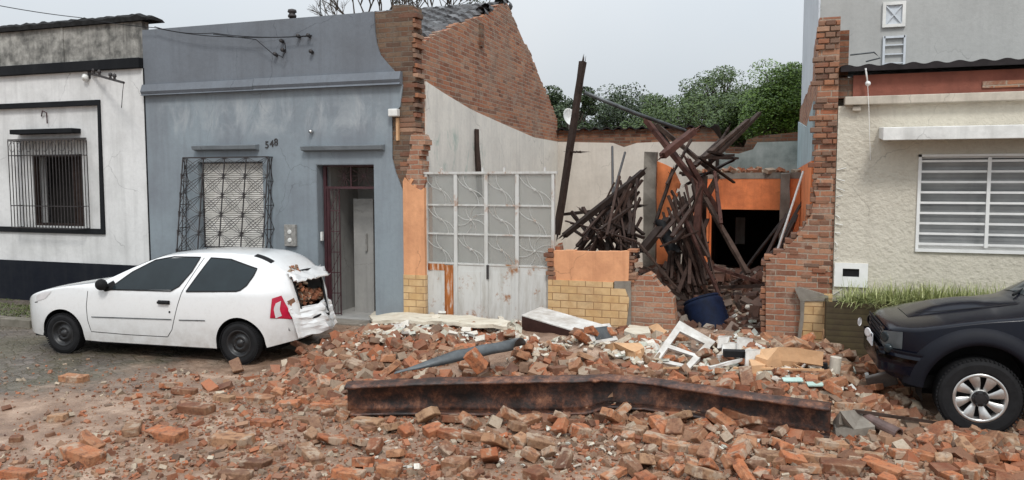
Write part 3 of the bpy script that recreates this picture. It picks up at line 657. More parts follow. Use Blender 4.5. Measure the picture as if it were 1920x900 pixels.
# roof: tiles on both slopes, behind the facade parapet
ridge = PX(945, 12, SX); 
def tiles(y0, z0, y1, z1, xa, xb, name):
    mb = MB(); nrow = int(math.hypot(y1-y0, z1-z0)/.42)+1; ncol = int((xb-xa)/.27)
    for j in range(nrow):
        for i in range(ncol):
            t0, t1 = j/nrow, (j+1.25)/nrow; x = xa+(xb-xa)*i/ncol
            A = Vector((x, y0+(y1-y0)*t0, z0+(z1-z0)*t0)); B_ = Vector((x, y0+(y1-y0)*t1, z0+(z1-z0)*t1)); A.z += .06; B_.z += .0
            jx = R_.uniform(-.01, .01); rr = []
            for P_, w in ((A, .145), (B_, .12)):
                rr.append([P_+Vector((jx+w*(-1+2*q/4), 0, .10*math.sin(math.pi*q/4))) for q in range(5)])
            mb.grid(rr); mb.face([rr[0][q] for q in range(5)])
    return mb.build(name, M['tile_clay'], gh)
a = yz([(783, 66)])[0]
tiles(.35, a[1]-.12, ridge.y, ridge.z, -8.6, SX+.08, 'front_roof_slope')
mb = MB(); mb.slabX([(1.35, 0), (1.35, 2.7), (.365, 2.7), (.365, a[1]-.2), (ridge.y, ridge.z-.1), (yb, PX(1045, 240, SX).z-.3), (yb, 0)], X1+.02, SX-.26); mb.build('rear_volume', M['brick_dark'], gh)
mb = MB()
for i in range(12): 
    t = i/11; mb.lathe([(.10, 0), (.085, .33)], Vector((SX-.1-.3*i, ridge.y, ridge.z+.0)), (-1, 0, 0), 10)
mb.build('ridge_tiles', M['tile_clay'], gh)
mb = MB()
for (px_, py_) in ((915, 18), (905, 26), (940, 6), (950, 10)):
    p = PX(px_, py_, SX-.1); mb = MB(); mb.lathe([(.11, -.15), (.09, .15)], p, (0, 1, R_.uniform(-.3, .3)), 8); mb.build('broken_ridge_tile', M['tile_clay'], gh)

# ================================================================== RUINED HOUSE
rh = thing('ruined_house', 'collapsed orange house with open rooms and broken brick front', 'house', (-2.4, 3, .1))
BY2 = BY
RXo = PF(1568, 300).x; RXi = PF(1529, 300).x
print('BY', BY, 'RX', RXi, RXo)
# back wall
zb1 = PF(1200, 266, BY).z; zb2 = PF(1200, 240, BY).z
bk = xz([(1045, 240), (1348, 240)], BY)
x0 = SX+.0; xm = PF(1348, 280, BY).x; xr = PF(1520, 280, BY).x
top = jag((x0, zb2), (xm-.2, zb2-.02), .24, .03)+xz([(1350, 262), (1365, 275), (1395, 276), (1400, 262), (1425, 254), (1470, 250), (1516, 246)], BY)
mb = MB(); mb.slabY([(x0, 0)]+top+[(xr, 0)], BY, BY+.25); mb.build('back_wall', M['brick_dark'], rh)
lo = xz([(1045, 266), (1150, 268), (1170, 276), (1195, 268), (1240, 266), (1343, 266)], BY)
mb = MB(); mb.slabY([(x0+.03, 0), (x0+.03, lo[0][1])]+lo[1:]+[(lo[-1][0], 0)], BY-.03, BY-.001); mb.build('back_plaster', M['back_plaster'], rh)
lo = xz([(1349, 279), (1362, 287), (1385, 288), (1412, 280), (1420, 267), (1516, 264)], BY)
mb = MB(); mb.slabY([(lo[0][0], 0)]+lo+[(lo[-1][0]+.05, 0)], BY-.031, BY-.001); mb.build('back_plaster', M['back_green'], rh)
mb = MB(); mb.bar(PF(1345, 300, BY-.07)+Vector((0, 0, .4)), (PF(1345, 300, BY-.07).x, BY-.07, .5), .08); mb.build('wall_batten', M['timber_dark'], rh)
# corrugated roof edge beyond the back wall
mb = MB(); rr = [[], [], []]; 
for i in range(150):
    x = x0+(xm-x0)*i/149; w = .035*math.sin(x*2*math.pi/.30); z = zb2+.01+w
    rr[0].append((x, BY-.12, z-.03)); rr[1].append((x, BY-.12, z)); rr[2].append((x, BY+2.5, z-.45))
mb.grid(rr); mb.build('corrugated_roof', M['sheet_roof'], rh)
# party wall on the other side
rt = [(0.0, PF(1556, 32).z)]
def yz2(px_, py_, X): p = PX(px_, py_, X); return (p.y, p.z)
zr_back = PF(1514, 236, BY).z
zf = PF(1556, 32).z
top = jag((0, zf), (1.6, zf-.15), .12, .05)+jag((1.7, zf-.6), (BY, zr_back+.35), .12, .05)
mb = MB(); mb.slabX([(0, 0)]+top+[(BY, 0)], RXi, RXo); mb.build('party_wall', M['brick'], rh)
z1 = PF(1520, 312, 5).z
mb = MB(); mb.slabX([(.5, z1), (.5, PF(1530, 190, .5).z), (3, zf-1.25), (BY-.03, zr_back+.1), (BY-.03, z1)], RXi-.03, RXi-.001); mb.build('party_plaster', M['blue_plaster'], rh)
mb = MB(); mb.slabX([(.45, PF(1525, 430, .5).z), (.42, z1-.002), (BY-.03, z1-.002), (BY-.03, 0), (1.3, 0), (.9, .9)], RXi-.031, RXi-.001); mb.build('party_plaster', M['orange_wall'], rh)
# brick teeth on the front end of the party wall
tb = MB()
for i in range(60):
    z = .3+i*.078
    if z > zf-.1: break
    l = R_.uniform(0, .05) if i % 2 else R_.uniform(.0, .10)
    q_ = (RXo-RXi)
    if R_.random() < .22: continue
    for u0, u1 in (((-.0, .5), (.53, 1)) if i % 2 else ((0, .28), (.31, .78), (.81, 1))): tb.box((RXi+q_*u0-(l if u0 == 0 else 0), R_.uniform(-.05, -.008), z), (RXi+q_*u1-.004, .1, z+R_.uniform(.055, .066)))
tb.build('torn_brick_edge', M['torn_brick'], rh, bevel=.006)
# front left pier: orange with tiles below
px0, px1 = PF(757, 450).x, PF(797, 450).x; ztile = PF(775, 515).z; zpt = PF(775, 340).z
mb = MB(); pj = jag((px1, zpt-.15), (px0, zpt+.1), .05, .05)
mb.slabY([(px0+.004, ztile), (px1, ztile), (px1, zpt-.1)]+pj[1:-1]+[(px0+.004, zpt)], -.02, .29); mb.build('front_pier', M['peach_wall'], rh)
mb = MB(); mb.box((px0+.004, -.035, 0), (px1+.015, .29, ztile)); mb.build('front_pier_tiles', M['yellow_tile'], rh)
mb = MB(); mb.slabY([(px0+.02, zpt-.2), (px1-.02, zpt-.2)]+jag((px1-.02, zpt-.1), (px1-.05, zpt+.75), .078, .06)+jag((px0+.15, zpt+.75), (px0+.02, zpt-.1), .078, .04), .0, .27)
mb.build('pier_brick', M['brick'], rh)
# low front wall
a = PF(1038, 470); c_ = PF(1180, 470); zt0 = PF(1100, 527).z
mb = MB(); mb.slabY([(a.x, zt0)]+[(a.x, a.z)]+jag((a.x, a.z), (c_.x, c_.z-.02), .15, .012)[1:-1]+[(c_.x, c_.z), (c_.x-.01, zt0)], -.0, .16); mb.build('front_wall', M['peach_wall'], rh)
tx = PF(1028, 560).x
mb = MB(); mb.slabY([(tx, 0), (tx, zt0), (PF(1150, 527).x, zt0), (PF(1150, 541).x, PF(1150, 541).z), (PF(1172, 541).x, PF(1172, 541).z), (PF(1180, 560).x, PF(1180, 560).z), (PF(1176, 600).x, PF(1176, 600).z), (PF(1170, 640).x, 0)], -.02, .16); mb.build('front_wall_tiles', M['yellow_tile'], rh)
mb = MB(); mb.slabY(xz([(1152, 527), (1183, 527), (1183, 640), (1150, 640)]), -.004, .15); mb.build('cement_patch', M['concrete'], rh)
mb = MB(); q = xz([(1026, 640), (1026, 520), (1033, 500), (1028, 470), (1042, 458), (1046, 480), (1040, 520), (1040, 640)]); mb.slabY(q, .0-.0, .22)
mb.v = [v+Vector((0, .17, 0)) for v in mb.v]; mb.build('wall_stub', M['brick'], rh)
tb = MB()
for i in range(7):
    z = PF(1036, 525).z+i*.07; tb.box((a.x-R_.uniform(.08, .16), -.03+R_.uniform(0, .03), z), (a.x+R_.uniform(-.02, .04), .2, z+.06))
for i in range(13):
    z = zt0-.05+i*.05; tb.box((c_.x-.03, .0+R_.uniform(0, .03), z), (c_.x+R_.uniform(.02, .12), .2, z+.045)) if z < c_.z else None
tb.build('torn_brick_edge', M['torn_brick'], rh, bevel=.006)
# broken brick wall right of it
q = xz([(1180, 640), (1180, 560), (1186, 522)])+jag(xz([(1186, 522)])[0], xz([(1215, 512)])[0], .1, .03)+jag(xz([(1215, 512)])[0], xz([(1262, 560)])[0], .09, .04)+xz([(1266, 600), (1268, 640)])
mb = MB(); mb.slabY(q, .03, .3); mb.build('broken_wall', M['brick'], rh)
# right remnant
q0 = xz([(1436, 640), (1436, 492), (1452, 482), (1470, 470), (1488, 452), (1505, 430), (1520, 405), (1530, 370), (1534, 330)])
q = q0[:2]
for i in range(1, len(q0)-1): q += jag(q0[i], q0[i+1], .078, .04)[1:]
mb = MB(); mb.slabY(q+[(RXo-.03, q0[-1][1]), (RXo-.03, 0)], -.03, .32); mb.build('broken_wall', M['brick'], rh)
tb = MB()
for i in range(45):
    z = .35+i*.078
    if z > 2.9: break
    xl = None
    for k in range(1, len(q0)-1):
        if q0[k][1] <= z <= q0[k+1][1]: xl = q0[k][0]+(q0[k+1][0]-q0[k][0])*(z-q0[k][1])/(q0[k+1][1]-q0[k][1])
    if z < q0[1][1]: xl = q0[1][0]
    if xl is None: continue
    if R_.random() < .4:
        xx = R_.uniform(xl, RXo-.2); tb.box((xx, -.03-R_.uniform(.0, .02), z+.004), (xx+R_.uniform(.1, .2), .1, z+R_.uniform(.05, .066)))
    tb.box((xl-R_.uniform(.0, .08), R_.uniform(-.02, .03), z), (xl+.12, .25, z+.066))
tb.build('torn_brick_edge', M['torn_brick'], rh, bevel=.006)
p0, p1 = PF(1504, 550), PF(1551, 640)
mb = MB(); mb.slabY([(p0.x-.05, .05), (p0.x-.03, PF(1500, 600).z), (p0.x, PF(1500, 590).z), (p0.x, p0.z), (p1.x+.04, p0.z+.02), (p1.x+.03, .05)], -.14, -.04); mb.build('tile_column', M['yellow_tile'], rh)
q = xz([(1490, 540), (1498, 536), (1552, 552), (1552, 562), (1508, 562), (1506, 600), (1500, 640), (1494, 640), (1500, 590), (1500, 562)]); mb = MB(); mb.slabY(q, -.155, -.045); mb.build('cement_edge', M['concrete'], rh)
# interior partition at Y=4.8 with the dark doorway and slab over the rear room
PY = 4.8
oz = [PF(1400, 335, PY).z, PF(1400, 393, PY).z]
hx0, hx1 = PF(1333, 440, PY).x, PF(1462, 440, PY).x
mb = MB(); mb.holes(PF(1306, 400, PY).x, RXi-.04, 0, oz[0], [(hx0, hx1, -.1, oz[1])], PY, PY+.15); mb.build('partition_wall', M['orange_wall'], rh)
mb = MB(); mb.box((PF(1305, 400, PY).x, PY-.01, oz[0]), (RXi-.04, BY-.04, oz[0]+.12)); mb.build('ceiling_slab', M['concrete'], rh)
tb = MB()
for i in range(60):
    x = R_.uniform(PF(1310, 400, PY).x, RXi-.1); s_ = R_.uniform(.04, .12)
    tb.obox(Matrix.Translation((x, PY+R_.uniform(0, .5), oz[0]+.12+s_*.3)) @ Matrix.Rotation(R_.uniform(0, 3), 4, Vector((R_.random(), R_.random(), R_.random())).normalized()), (s_*2, s_, s_*.7))
tb.build('slab_edge_rubble', M['brick_rubble'], rh)
x = PF(1471, 400, PY-.15).x; mb = MB(); mb.bar((x, PY-.1, .3), (x, PY-.1, oz[0]+.1), .17, .14, jit=.012, seg=9); mb.build('concrete_post', M['concrete'], rh)
mb = MB(); mb.box((PF(1305, 400, PY).x-.0, PY+.16, 0), (PF(1305, 400, PY).x+.12, BY-.04, oz[0]-.002)); mb.build('partition_wall', M['side_dark'], rh)
mb = MB(); p0, p1 = PF(1378, 458, BY-.2), PF(1397, 408, BY-.2); mb.holes(p0.x, p1.x, p0.z, p1.z, [(p0.x+.03, p1.x-.03, p0.z+.03, p1.z-.03)], BY-.12, BY-.06); mb.box((p0.x+.03, BY-.09, p0.z+.03), (p1.x-.03, BY-.07, p1.z-.03)); mb.build('inner_window', M['white_trim'], rh)
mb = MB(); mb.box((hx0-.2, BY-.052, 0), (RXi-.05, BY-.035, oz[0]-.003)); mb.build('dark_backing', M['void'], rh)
# orange stub with concrete column at Y=3
SY = 3.0
q = xz([(1231, 560), (1231, 302), (1246, 308), (1262, 316), (1275, 345)], SY)
q2 = jag(xz([(1275, 345)], SY)[0], xz([(1252, 405)], SY)[0], .08, .04)+jag(xz([(1252, 405)], SY)[0], xz([(1256, 470)], SY)[0], .08, .04)
mb = MB(); mb.slabY(q+q2[1:]+xz([(1250, 560)], SY), SY, SY+.15); mb.build('orange_wall_stub', M['orange_wall'], rh)
mb = MB(); p = PF(1220, 285, SY-.05); mb.bar((p.x, SY, .2), (p.x, SY, p.z), .22, .22, jit=.012, seg=12); mb.build('concrete_post', M['concrete'], rh)
mb = MB(); mb.box((PF(1305, 400, PY).x-.02, PY-.3, .4), (PF(1331, 400, PY).x, PY-.002, oz[0]-.2)); mb.build('door_jamb', M['orange_wall'], rh)
# satellite dish at back corner
sd = thing('satellite_dish', 'small white satellite dish behind the leaning post at the back corner', 'satellite dish', PF(1064, 245, BY+.3))
p = PF(1065, 222, BY+.3); mb = MB(); mb.lathe([(0, .0), (.12, .02), (.22, .07), (.25, .10), (.22, .08), (0, .015)], p, (.8, -.5, .3), 18); mb.build('dish', M['white_trim'], sd, smooth=True)
mb = MB(); mb.tube([p, p+Vector((.05, 0, -.35))], .02); mb.build('mount', M['steel_plate'], sd)

# ------------------------------------------------------------------ metal gate
mg = thing('metal_gate', 'rusting white metal gate of four glazed leaves beside the orange pier', 'gate', (-4.2, .1, .2))
cols = [800, 855, 912, 970, 1037]; YG = .08
gz = [PF(912, y, YG).z for y in (326, 385, 440, 496)]
gxs = [PF(c, 420, YG).x for c in cols]
for i in range(4):
    a, c = gxs[i], gxs[i+1]
    mb = MB(); mb.box((a+.02, YG, .12), (c-.02, YG+.02, gz[3]-.03))
    mb.box((a+.10, YG-.008, .22), (c-.10, YG, gz[3]-.12)) if i != 0 else mb.box((a+.10, YG-.008, .22), (c-.2, YG, gz[3]-.12))
    if i == 0: mb.k = 1; mb.box((c-.20, YG-.012, .14), (c-.05, YG-.001, gz[3]-.03)); mb.box((a+.02, YG-.012, gz[3]-.12), (c-.2, YG-.001, gz[3]-.0)); mb.k = 0
    pn = mb.build('lower_panel', [M['gate_white'], M['gate_rust']], mg)
    if i == 0: pn['label'] = 'lower panel streaked with orange rust'
    for j in range(3):
        z1, z0 = gz[j], gz[j+1]; cx, cz = (a+c)/2, (z0+z1)/2
        mb = MB(); w = (c-a)/2-.02; h = (z1-z0)/2-.01
        for an in ((120, 140, 300, 325) if (i+j) % 2 else (110, 150, 290, 310)) if (i, j) not in ((3, 2), (1, 1)) else (20, 70, 110, 160, 200, 250, 290, 340):
            t = math.radians(an); ex, ez = math.cos(t), math.sin(t); k = min(w/abs(ex) if abs(ex) > .01 else 9, h/abs(ez) if abs(ez) > .01 else 9)
            mb.tube([(cx+ex*k*u-ez*.035*math.sin(u*math.pi), YG-.005, cz+ez*k*u+ex*.035*math.sin(u*math.pi)) for u in (0, .25, .5, .75, 1)], .0038, 4, False)
        mb.lathe([(0, .012), (.018, .01), (.02, 0)], (cx, YG-.01, cz), (0, -1, 0), 10); mb.build('ornament', M['gate_white'], mg)
gl = NB('old_glass', .35); gl.p.inputs['Alpha'].default_value = 1
gt_ = gl.n('ShaderNodeBsdfTransparent'); ms = gl.n('ShaderNodeMixShader'); gl.col((.33,.34,.32)); ms.inputs[0].default_value = .45
gl.l(gt_.outputs[0], ms.inputs[1]); gl.l(gl.p.outputs[0], ms.inputs[2]); gl.l(ms.outputs[0], gl.t.nodes['Material Output'].inputs[0]); M['old_glass'] = gl.m
for i in range(4):
    for j in range(3):
        mb = MB(); mb.box((gxs[i]+.02, YG+.012, gz[j+1]+.012), (gxs[i+1]-.02, YG+.016, gz[j]-.012)); mb.build('pane', M['old_glass'], mg)
mb = MB()
for i, x in enumerate(gxs):
    w = .028 if i in (1, 2, 3) else .022; mb.box((x-w, YG-.022, .1), (x+w, YG+.04, gz[0]+.0))
for j, z in enumerate(gz):
    for i in range(4):
        w = .028 if i else .022; mb.box((gxs[i]+.029, YG-.014, z-.012), (gxs[i+1]-.029, YG+.03, z+.012))
mb.box((gxs[0]-.04, YG-.03, gz[0]+.0), (gxs[-1]+.06, YG+.045, gz[0]+.035))
for t in (.12, .45, .62, .93): mb.box((gxs[0]+(gxs[-1]-gxs[0])*t, YG-.01, gz[0]+.035), (gxs[0]+(gxs[-1]-gxs[0])*t+.03, YG+.02, gz[0]+.1))
mb.build('gate_frame', M['gate_white'], mg)
p = PF(914, 510, YG-.03); mb = MB(); mb.box((p.x-.015, YG-.04, p.z-.11), (p.x+.02, YG-.022, p.z+.11)); mb.build('lock', M['iron'], mg)

# ================================================================== CREAM HOUSE (near end)
ch = thing('cream_house', 'cream roughcast house with red parapet band and white barred window', 'house', (3.2, .3, .1))
cx0 = PF(1553, 560).x-.03; cx0 = RXo+.004; XC = 12.0; zl0, zl1 = PF(1750, 194).z, PF(1750, 178).z
zr1 = PF(1750, 135).z
wx0, wz1 = xz([(1722, 290)])[0]; wz0 = PF(1800, 469).z; wx1 = wx0+2.4
hole = (wx0, wx1, wz0, wz1)
mb = MB(); mb.holes(cx0, XC, 0, zl0, [hole], -.02, .30); mb.build('wall', M['cream_wall'], ch)
mb = MB(); mb.box((PF(1583, 186).x, -.14, zl0), (XC, .1, zl1)); mb.build('cornice', M['cream_trim'], ch, bevel=.01)
mb = MB(); mb.box((PF(1600, 160).x, .02, zl1), (XC, .3, zr1)); mb.build('parapet_band', M['red_paint'], ch)
mb = MB(); mb.box((cx0, .06, zl1), (PF(1600, 160).x, .3, zr1-.02)); mb.build('parapet_brick', M['brick_dark'], ch)
p0, p1 = PF(1842, 165), PF(1905, 150); mb = MB(); mb.box((p0.x, .0, p0.z), (p1.x+.4, .02-.001, p1.z)); mb.build('exposed_brick_patch', M['brick'], ch)
# corrugated roof edge over parapet
rr = [[], [], [], []]
for i in range(420):
    x = PF(1575, 130).x+(XC-PF(1575, 130).x)*i/419; w = .014*math.sin(x*2*math.pi/.26); z = zr1+.11
    rr[0].append((x, -.12, z-.075)); rr[1].append((x, -.12, z-.0+w)); rr[2].append((x, .8, z+.05+w)); rr[3].append((x, 3.2, z+.25+w))
mb = MB(); mb.grid(rr); mb.build('corrugated_roof', M['sheet_roof'], ch)
# canopy
p0, p1 = PF(1658, 250, -.25), PF(1920, 236, -.25)
mb = MB(); mb.slabX([(-.48, PF(1800, 261, -.48).z), (-.48, PF(1800, 236, -.48).z), (-.021, PF(1800, 236, -.48).z+.03), (-.021, PF(1800, 261, -.48).z+.05)], PF(1656, 250, -.48).x, 5.4); cn = mb.build('window_canopy', M['white_trim'], ch, bevel=.008)
# window
mb = MB(); mb.holes(wx0-.0, wx1, wz0, wz1, [(wx0+.05, wx1-.05, wz0+.05, wz1-.05)], .02, .10); win = mb.build('window', M['white_paint'], ch)
mb = MB(); mb.box((wx0+.05, .14, wz0+.05), (wx1-.05, .15, wz1-.05)); mb.build('pane', m_simple('grey_blind', (.30,.31,.31), .25, var=.35, sc=1.5, bump=0), win)
mb = MB()
for i in range(9):
    z = wz0+.06+(wz1-wz0-.08)*i/8.6; mb.box((wx0+.03, -.03, z), (wx1-.03, -.005, z+.028))
mb.box((PF(1850, 400).x-.02, -.045, wz0+.04), (PF(1850, 400).x+.02, -.031, wz1-.04)); mb.box((wx0+.0, -.045, wz0), (wx0+.035, -.0215, wz1)); mb.box((wx0, -.05, wz0-.03), (wx1, -.0215, wz0+.012)); mb.box((wx0, -.045, wz1-.03), (wx1, -.0215, wz1+.0))
mb.build('window_bars', M['white_paint'], win)
mb = MB()
for i in range(22):
    z = wz0+.06+(wz1-wz0-.12)*i/22; mb.slabX([(.125, z), (.11, z+.05), (.115, z+.05), (.13, z)], wx0+.06, wx1-.06)
mb.build('venetian_blind', m_simple('pale_slats', (.36,.37,.37), .5, var=.3, sc=2, bump=0), win)
# gas meter box
p0, p1 = PF(1563, 536), PF(1627, 494); mb = MB(); mb.holes(p0.x, p1.x, p0.z, p1.z, [(PF(1579, 520).x, PF(1610, 520).x, PF(1590, 518).z, PF(1590, 503).z)], -.06, -.021); bx = mb.build('utility_box', M['white_paint'], ch)
mb = MB(); mb.box((p0.x+.05, -.035, p0.z+.05), (p1.x-.05, -.028, p1.z-.04)); mb.build('dark_slot', M['dark'], bx)
p = PF(1605, 205); mb = MB(); mb.box((p.x-.05, -.1, p.z-.03), (p.x+.05, -.021, p.z+.03)); mb.build('wall_box', M['cream_trim'], ch, bevel=.01)
p = PF(1627, 157, -.06); mb = MB(); mb.lathe([(0, .06), (.03, .05), (.035, .02), (.015, 0)], p, (0, -1, 0), 12); mb.tube([p, PF(1623, 128, -.12)], .012); mb.build('insulator', M['white_paint'], ch, smooth=True)
mb = MB(); mb.tube([PF(1627, 160, -.17), PF(1629, 200, -.16), PF(1632, 300, -.05)], .004, 4); mb.build('hanging_wire', M['white_paint'], ch)
mb = MB()
for i in range(26):
    z = .8+i*.12
    if z < 2.6: mb.tube([(cx0+.01, -.03, z), (cx0+R_.uniform(.03, .12), -.05, z+R_.uniform(-.05, .1))], .006, 4)
tag(mb.build('wall_edge_flakes', M['white_trim'], ch), kind='stuff')
# brick stub behind, with rail
p0, p1 = PF(1570, 118, .3), PF(1593, 56, .3); mb = MB(); mb.box((p0.x, .31, p0.z-.3), (p1.x, .8, p1.z)); mb.build('chimney_stub', M['brick_dark'], ch)
mb = MB(); a = PF(1594, 103, .5); mb.tube([a, a+Vector((.3, 0, .02)), a+Vector((.38, 0, -.06)), a+Vector((.2, 0, -.1))], .012); mb.build('bent_rail', M['galv'], ch)
mb = MB(); mb.box((cx0, .3, 0), (XC, 3.2, zl1)); mb.build('rear_volume', M['cream_wall'], ch)
# tall building behind
tbd = thing('tall_building', 'tall bare grey rendered building rising behind the cream house', 'building', (6, 8, .1))
TY = 3.3; tx0 = PF(1537, 60, TY).x
mb = MB(); mb.box((tx0, TY, 0), (15, TY+9, 10)); mb.build('wall', M['tall_wall'], tbd)
mb = MB(); mb.box((tx0-.03, TY-.02, 0), (tx0-.001, TY+9, 10)); mb.build('side_render', M['tall_side'], tbd)
p0, p1 = PF(1654, 52, TY-.03), PF(1699, 2, TY-.03); mb = MB(); mb.holes(p0.x, p1.x, p0.z, p1.z+.0, [(p0.x+.05, p1.x-.05, p0.z+.05, p1.z-.05)], TY-.05, TY-.001); hb = mb.build('hatch', M['white_trim'], tbd)
mb = MB(); mb.bar((p0.x+.04, TY-.02, p0.z+.04), (p1.x-.04, TY-.02, p1.z-.04), .025, .02); mb.bar((p0.x+.04, TY-.025, p1.z-.04), (p1.x-.04, TY-.025, p0.z+.04), .025, .02); mb.box((p0.x+.05, TY-.012, p0.z+.05), (p1.x-.05, TY-.004, p1.z-.05)); mb.build('cross_brace', M['tall_side'], hb)
mb = MB(); q0, q1 = PF(1656, 122, TY-.03), PF(1697, 66, TY-.03)
mb.bar((q0.x, TY-.03, q0.z-.4), (q0.x, TY-.03, q1.z), .035); mb.bar((q1.x, TY-.03, q0.z-.4), (q1.x, TY-.03, q1.z), .035); mb.bar((q0.x, TY-.03, q1.z-.02), (q1.x, TY-.03, q1.z-.02), .035)
for k in range(5): mb.bar((q0.x, TY-.028, q1.z-.15-k*.15), (q1.x, TY-.028, q1.z-.15-k*.15), .02)
mb.build('wall_frame', M['tall_side'], tbd)
# planter with grass
pw = thing('planter_box', 'dark weathered planter box in front of the cream wall', 'planter', (1.7, -.4, .1))
a = PF(1549, 566, -.5); 
mb = MB(); mb.box((PF(1549, 600, -.5).x, -.5, .0), (4.2, -.47, a.z)); mb.box((PF(1549, 600, -.5).x, -.469, .0), (PF(1549, 600, -.5).x+.03, -.03, a.z)); mb.build('side_panel', M['planter'], pw)
mb = MB(); mb.box((PF(1549, 600, -.5).x+.031, -.468, .3), (4.2, -.03, a.z-.05)); mb.build('soil', M['dark_wood'], pw)
def blades(n, area, h, name, mat, droop=.5, w=.008):
    mb = MB()
    for _ in range(n):
        x, y, z = area(); a = R_.uniform(0, 6.28); L = h*R_.uniform(.4, 1.15); dx, dy = math.cos(a), math.sin(a); k = R_.uniform(.1, droop)
        pts = []
        for t in (0, .4, .75, 1):
            pts.append(Vector((x+dx*L*k*t*t*1.2, y+dy*L*k*t*t*1.2, z+L*(t-.55*k*t*t*1.6))))
        s_ = Vector((-dy, dx, 0))*w*R_.uniform(.6, 1.3); rr = [[p-s_*(1-t*.85), p+s_*(1-t*.85)] for p, t in zip(pts, (0, .3, .7, 1))]
        mb.grid(rr)
    return mb.build(name, mat)
def ar():
    x = R_.triangular(.95, 3.1, 2.1) if R_.random() < .6 else R_.uniform(.85, 3.2)
    return (x+.0, R_.uniform(-.49, -.1), a.z-.07)
o = blades(4200, ar, .40, 'planter_grass', M['grass'], 1.1, .008); tag(o, 'tufts of pale green grass growing in the dark planter box', 'grass', kind='stuff')
def ar2():
    while True:
        x, y = R_.uniform(-14.5, -10.2), R_.uniform(-1.5, -.1)
        if noise.noise(Vector((x*1.3, y*2, 0))) > -.05: return (x, y, .11)
o = blades(3600, ar2, .06, 'footway_grass', M['grass_low'], 1.2, .012); tag(o, 'short mossy grass on the footway below the black plinth', 'grass', kind='stuff')

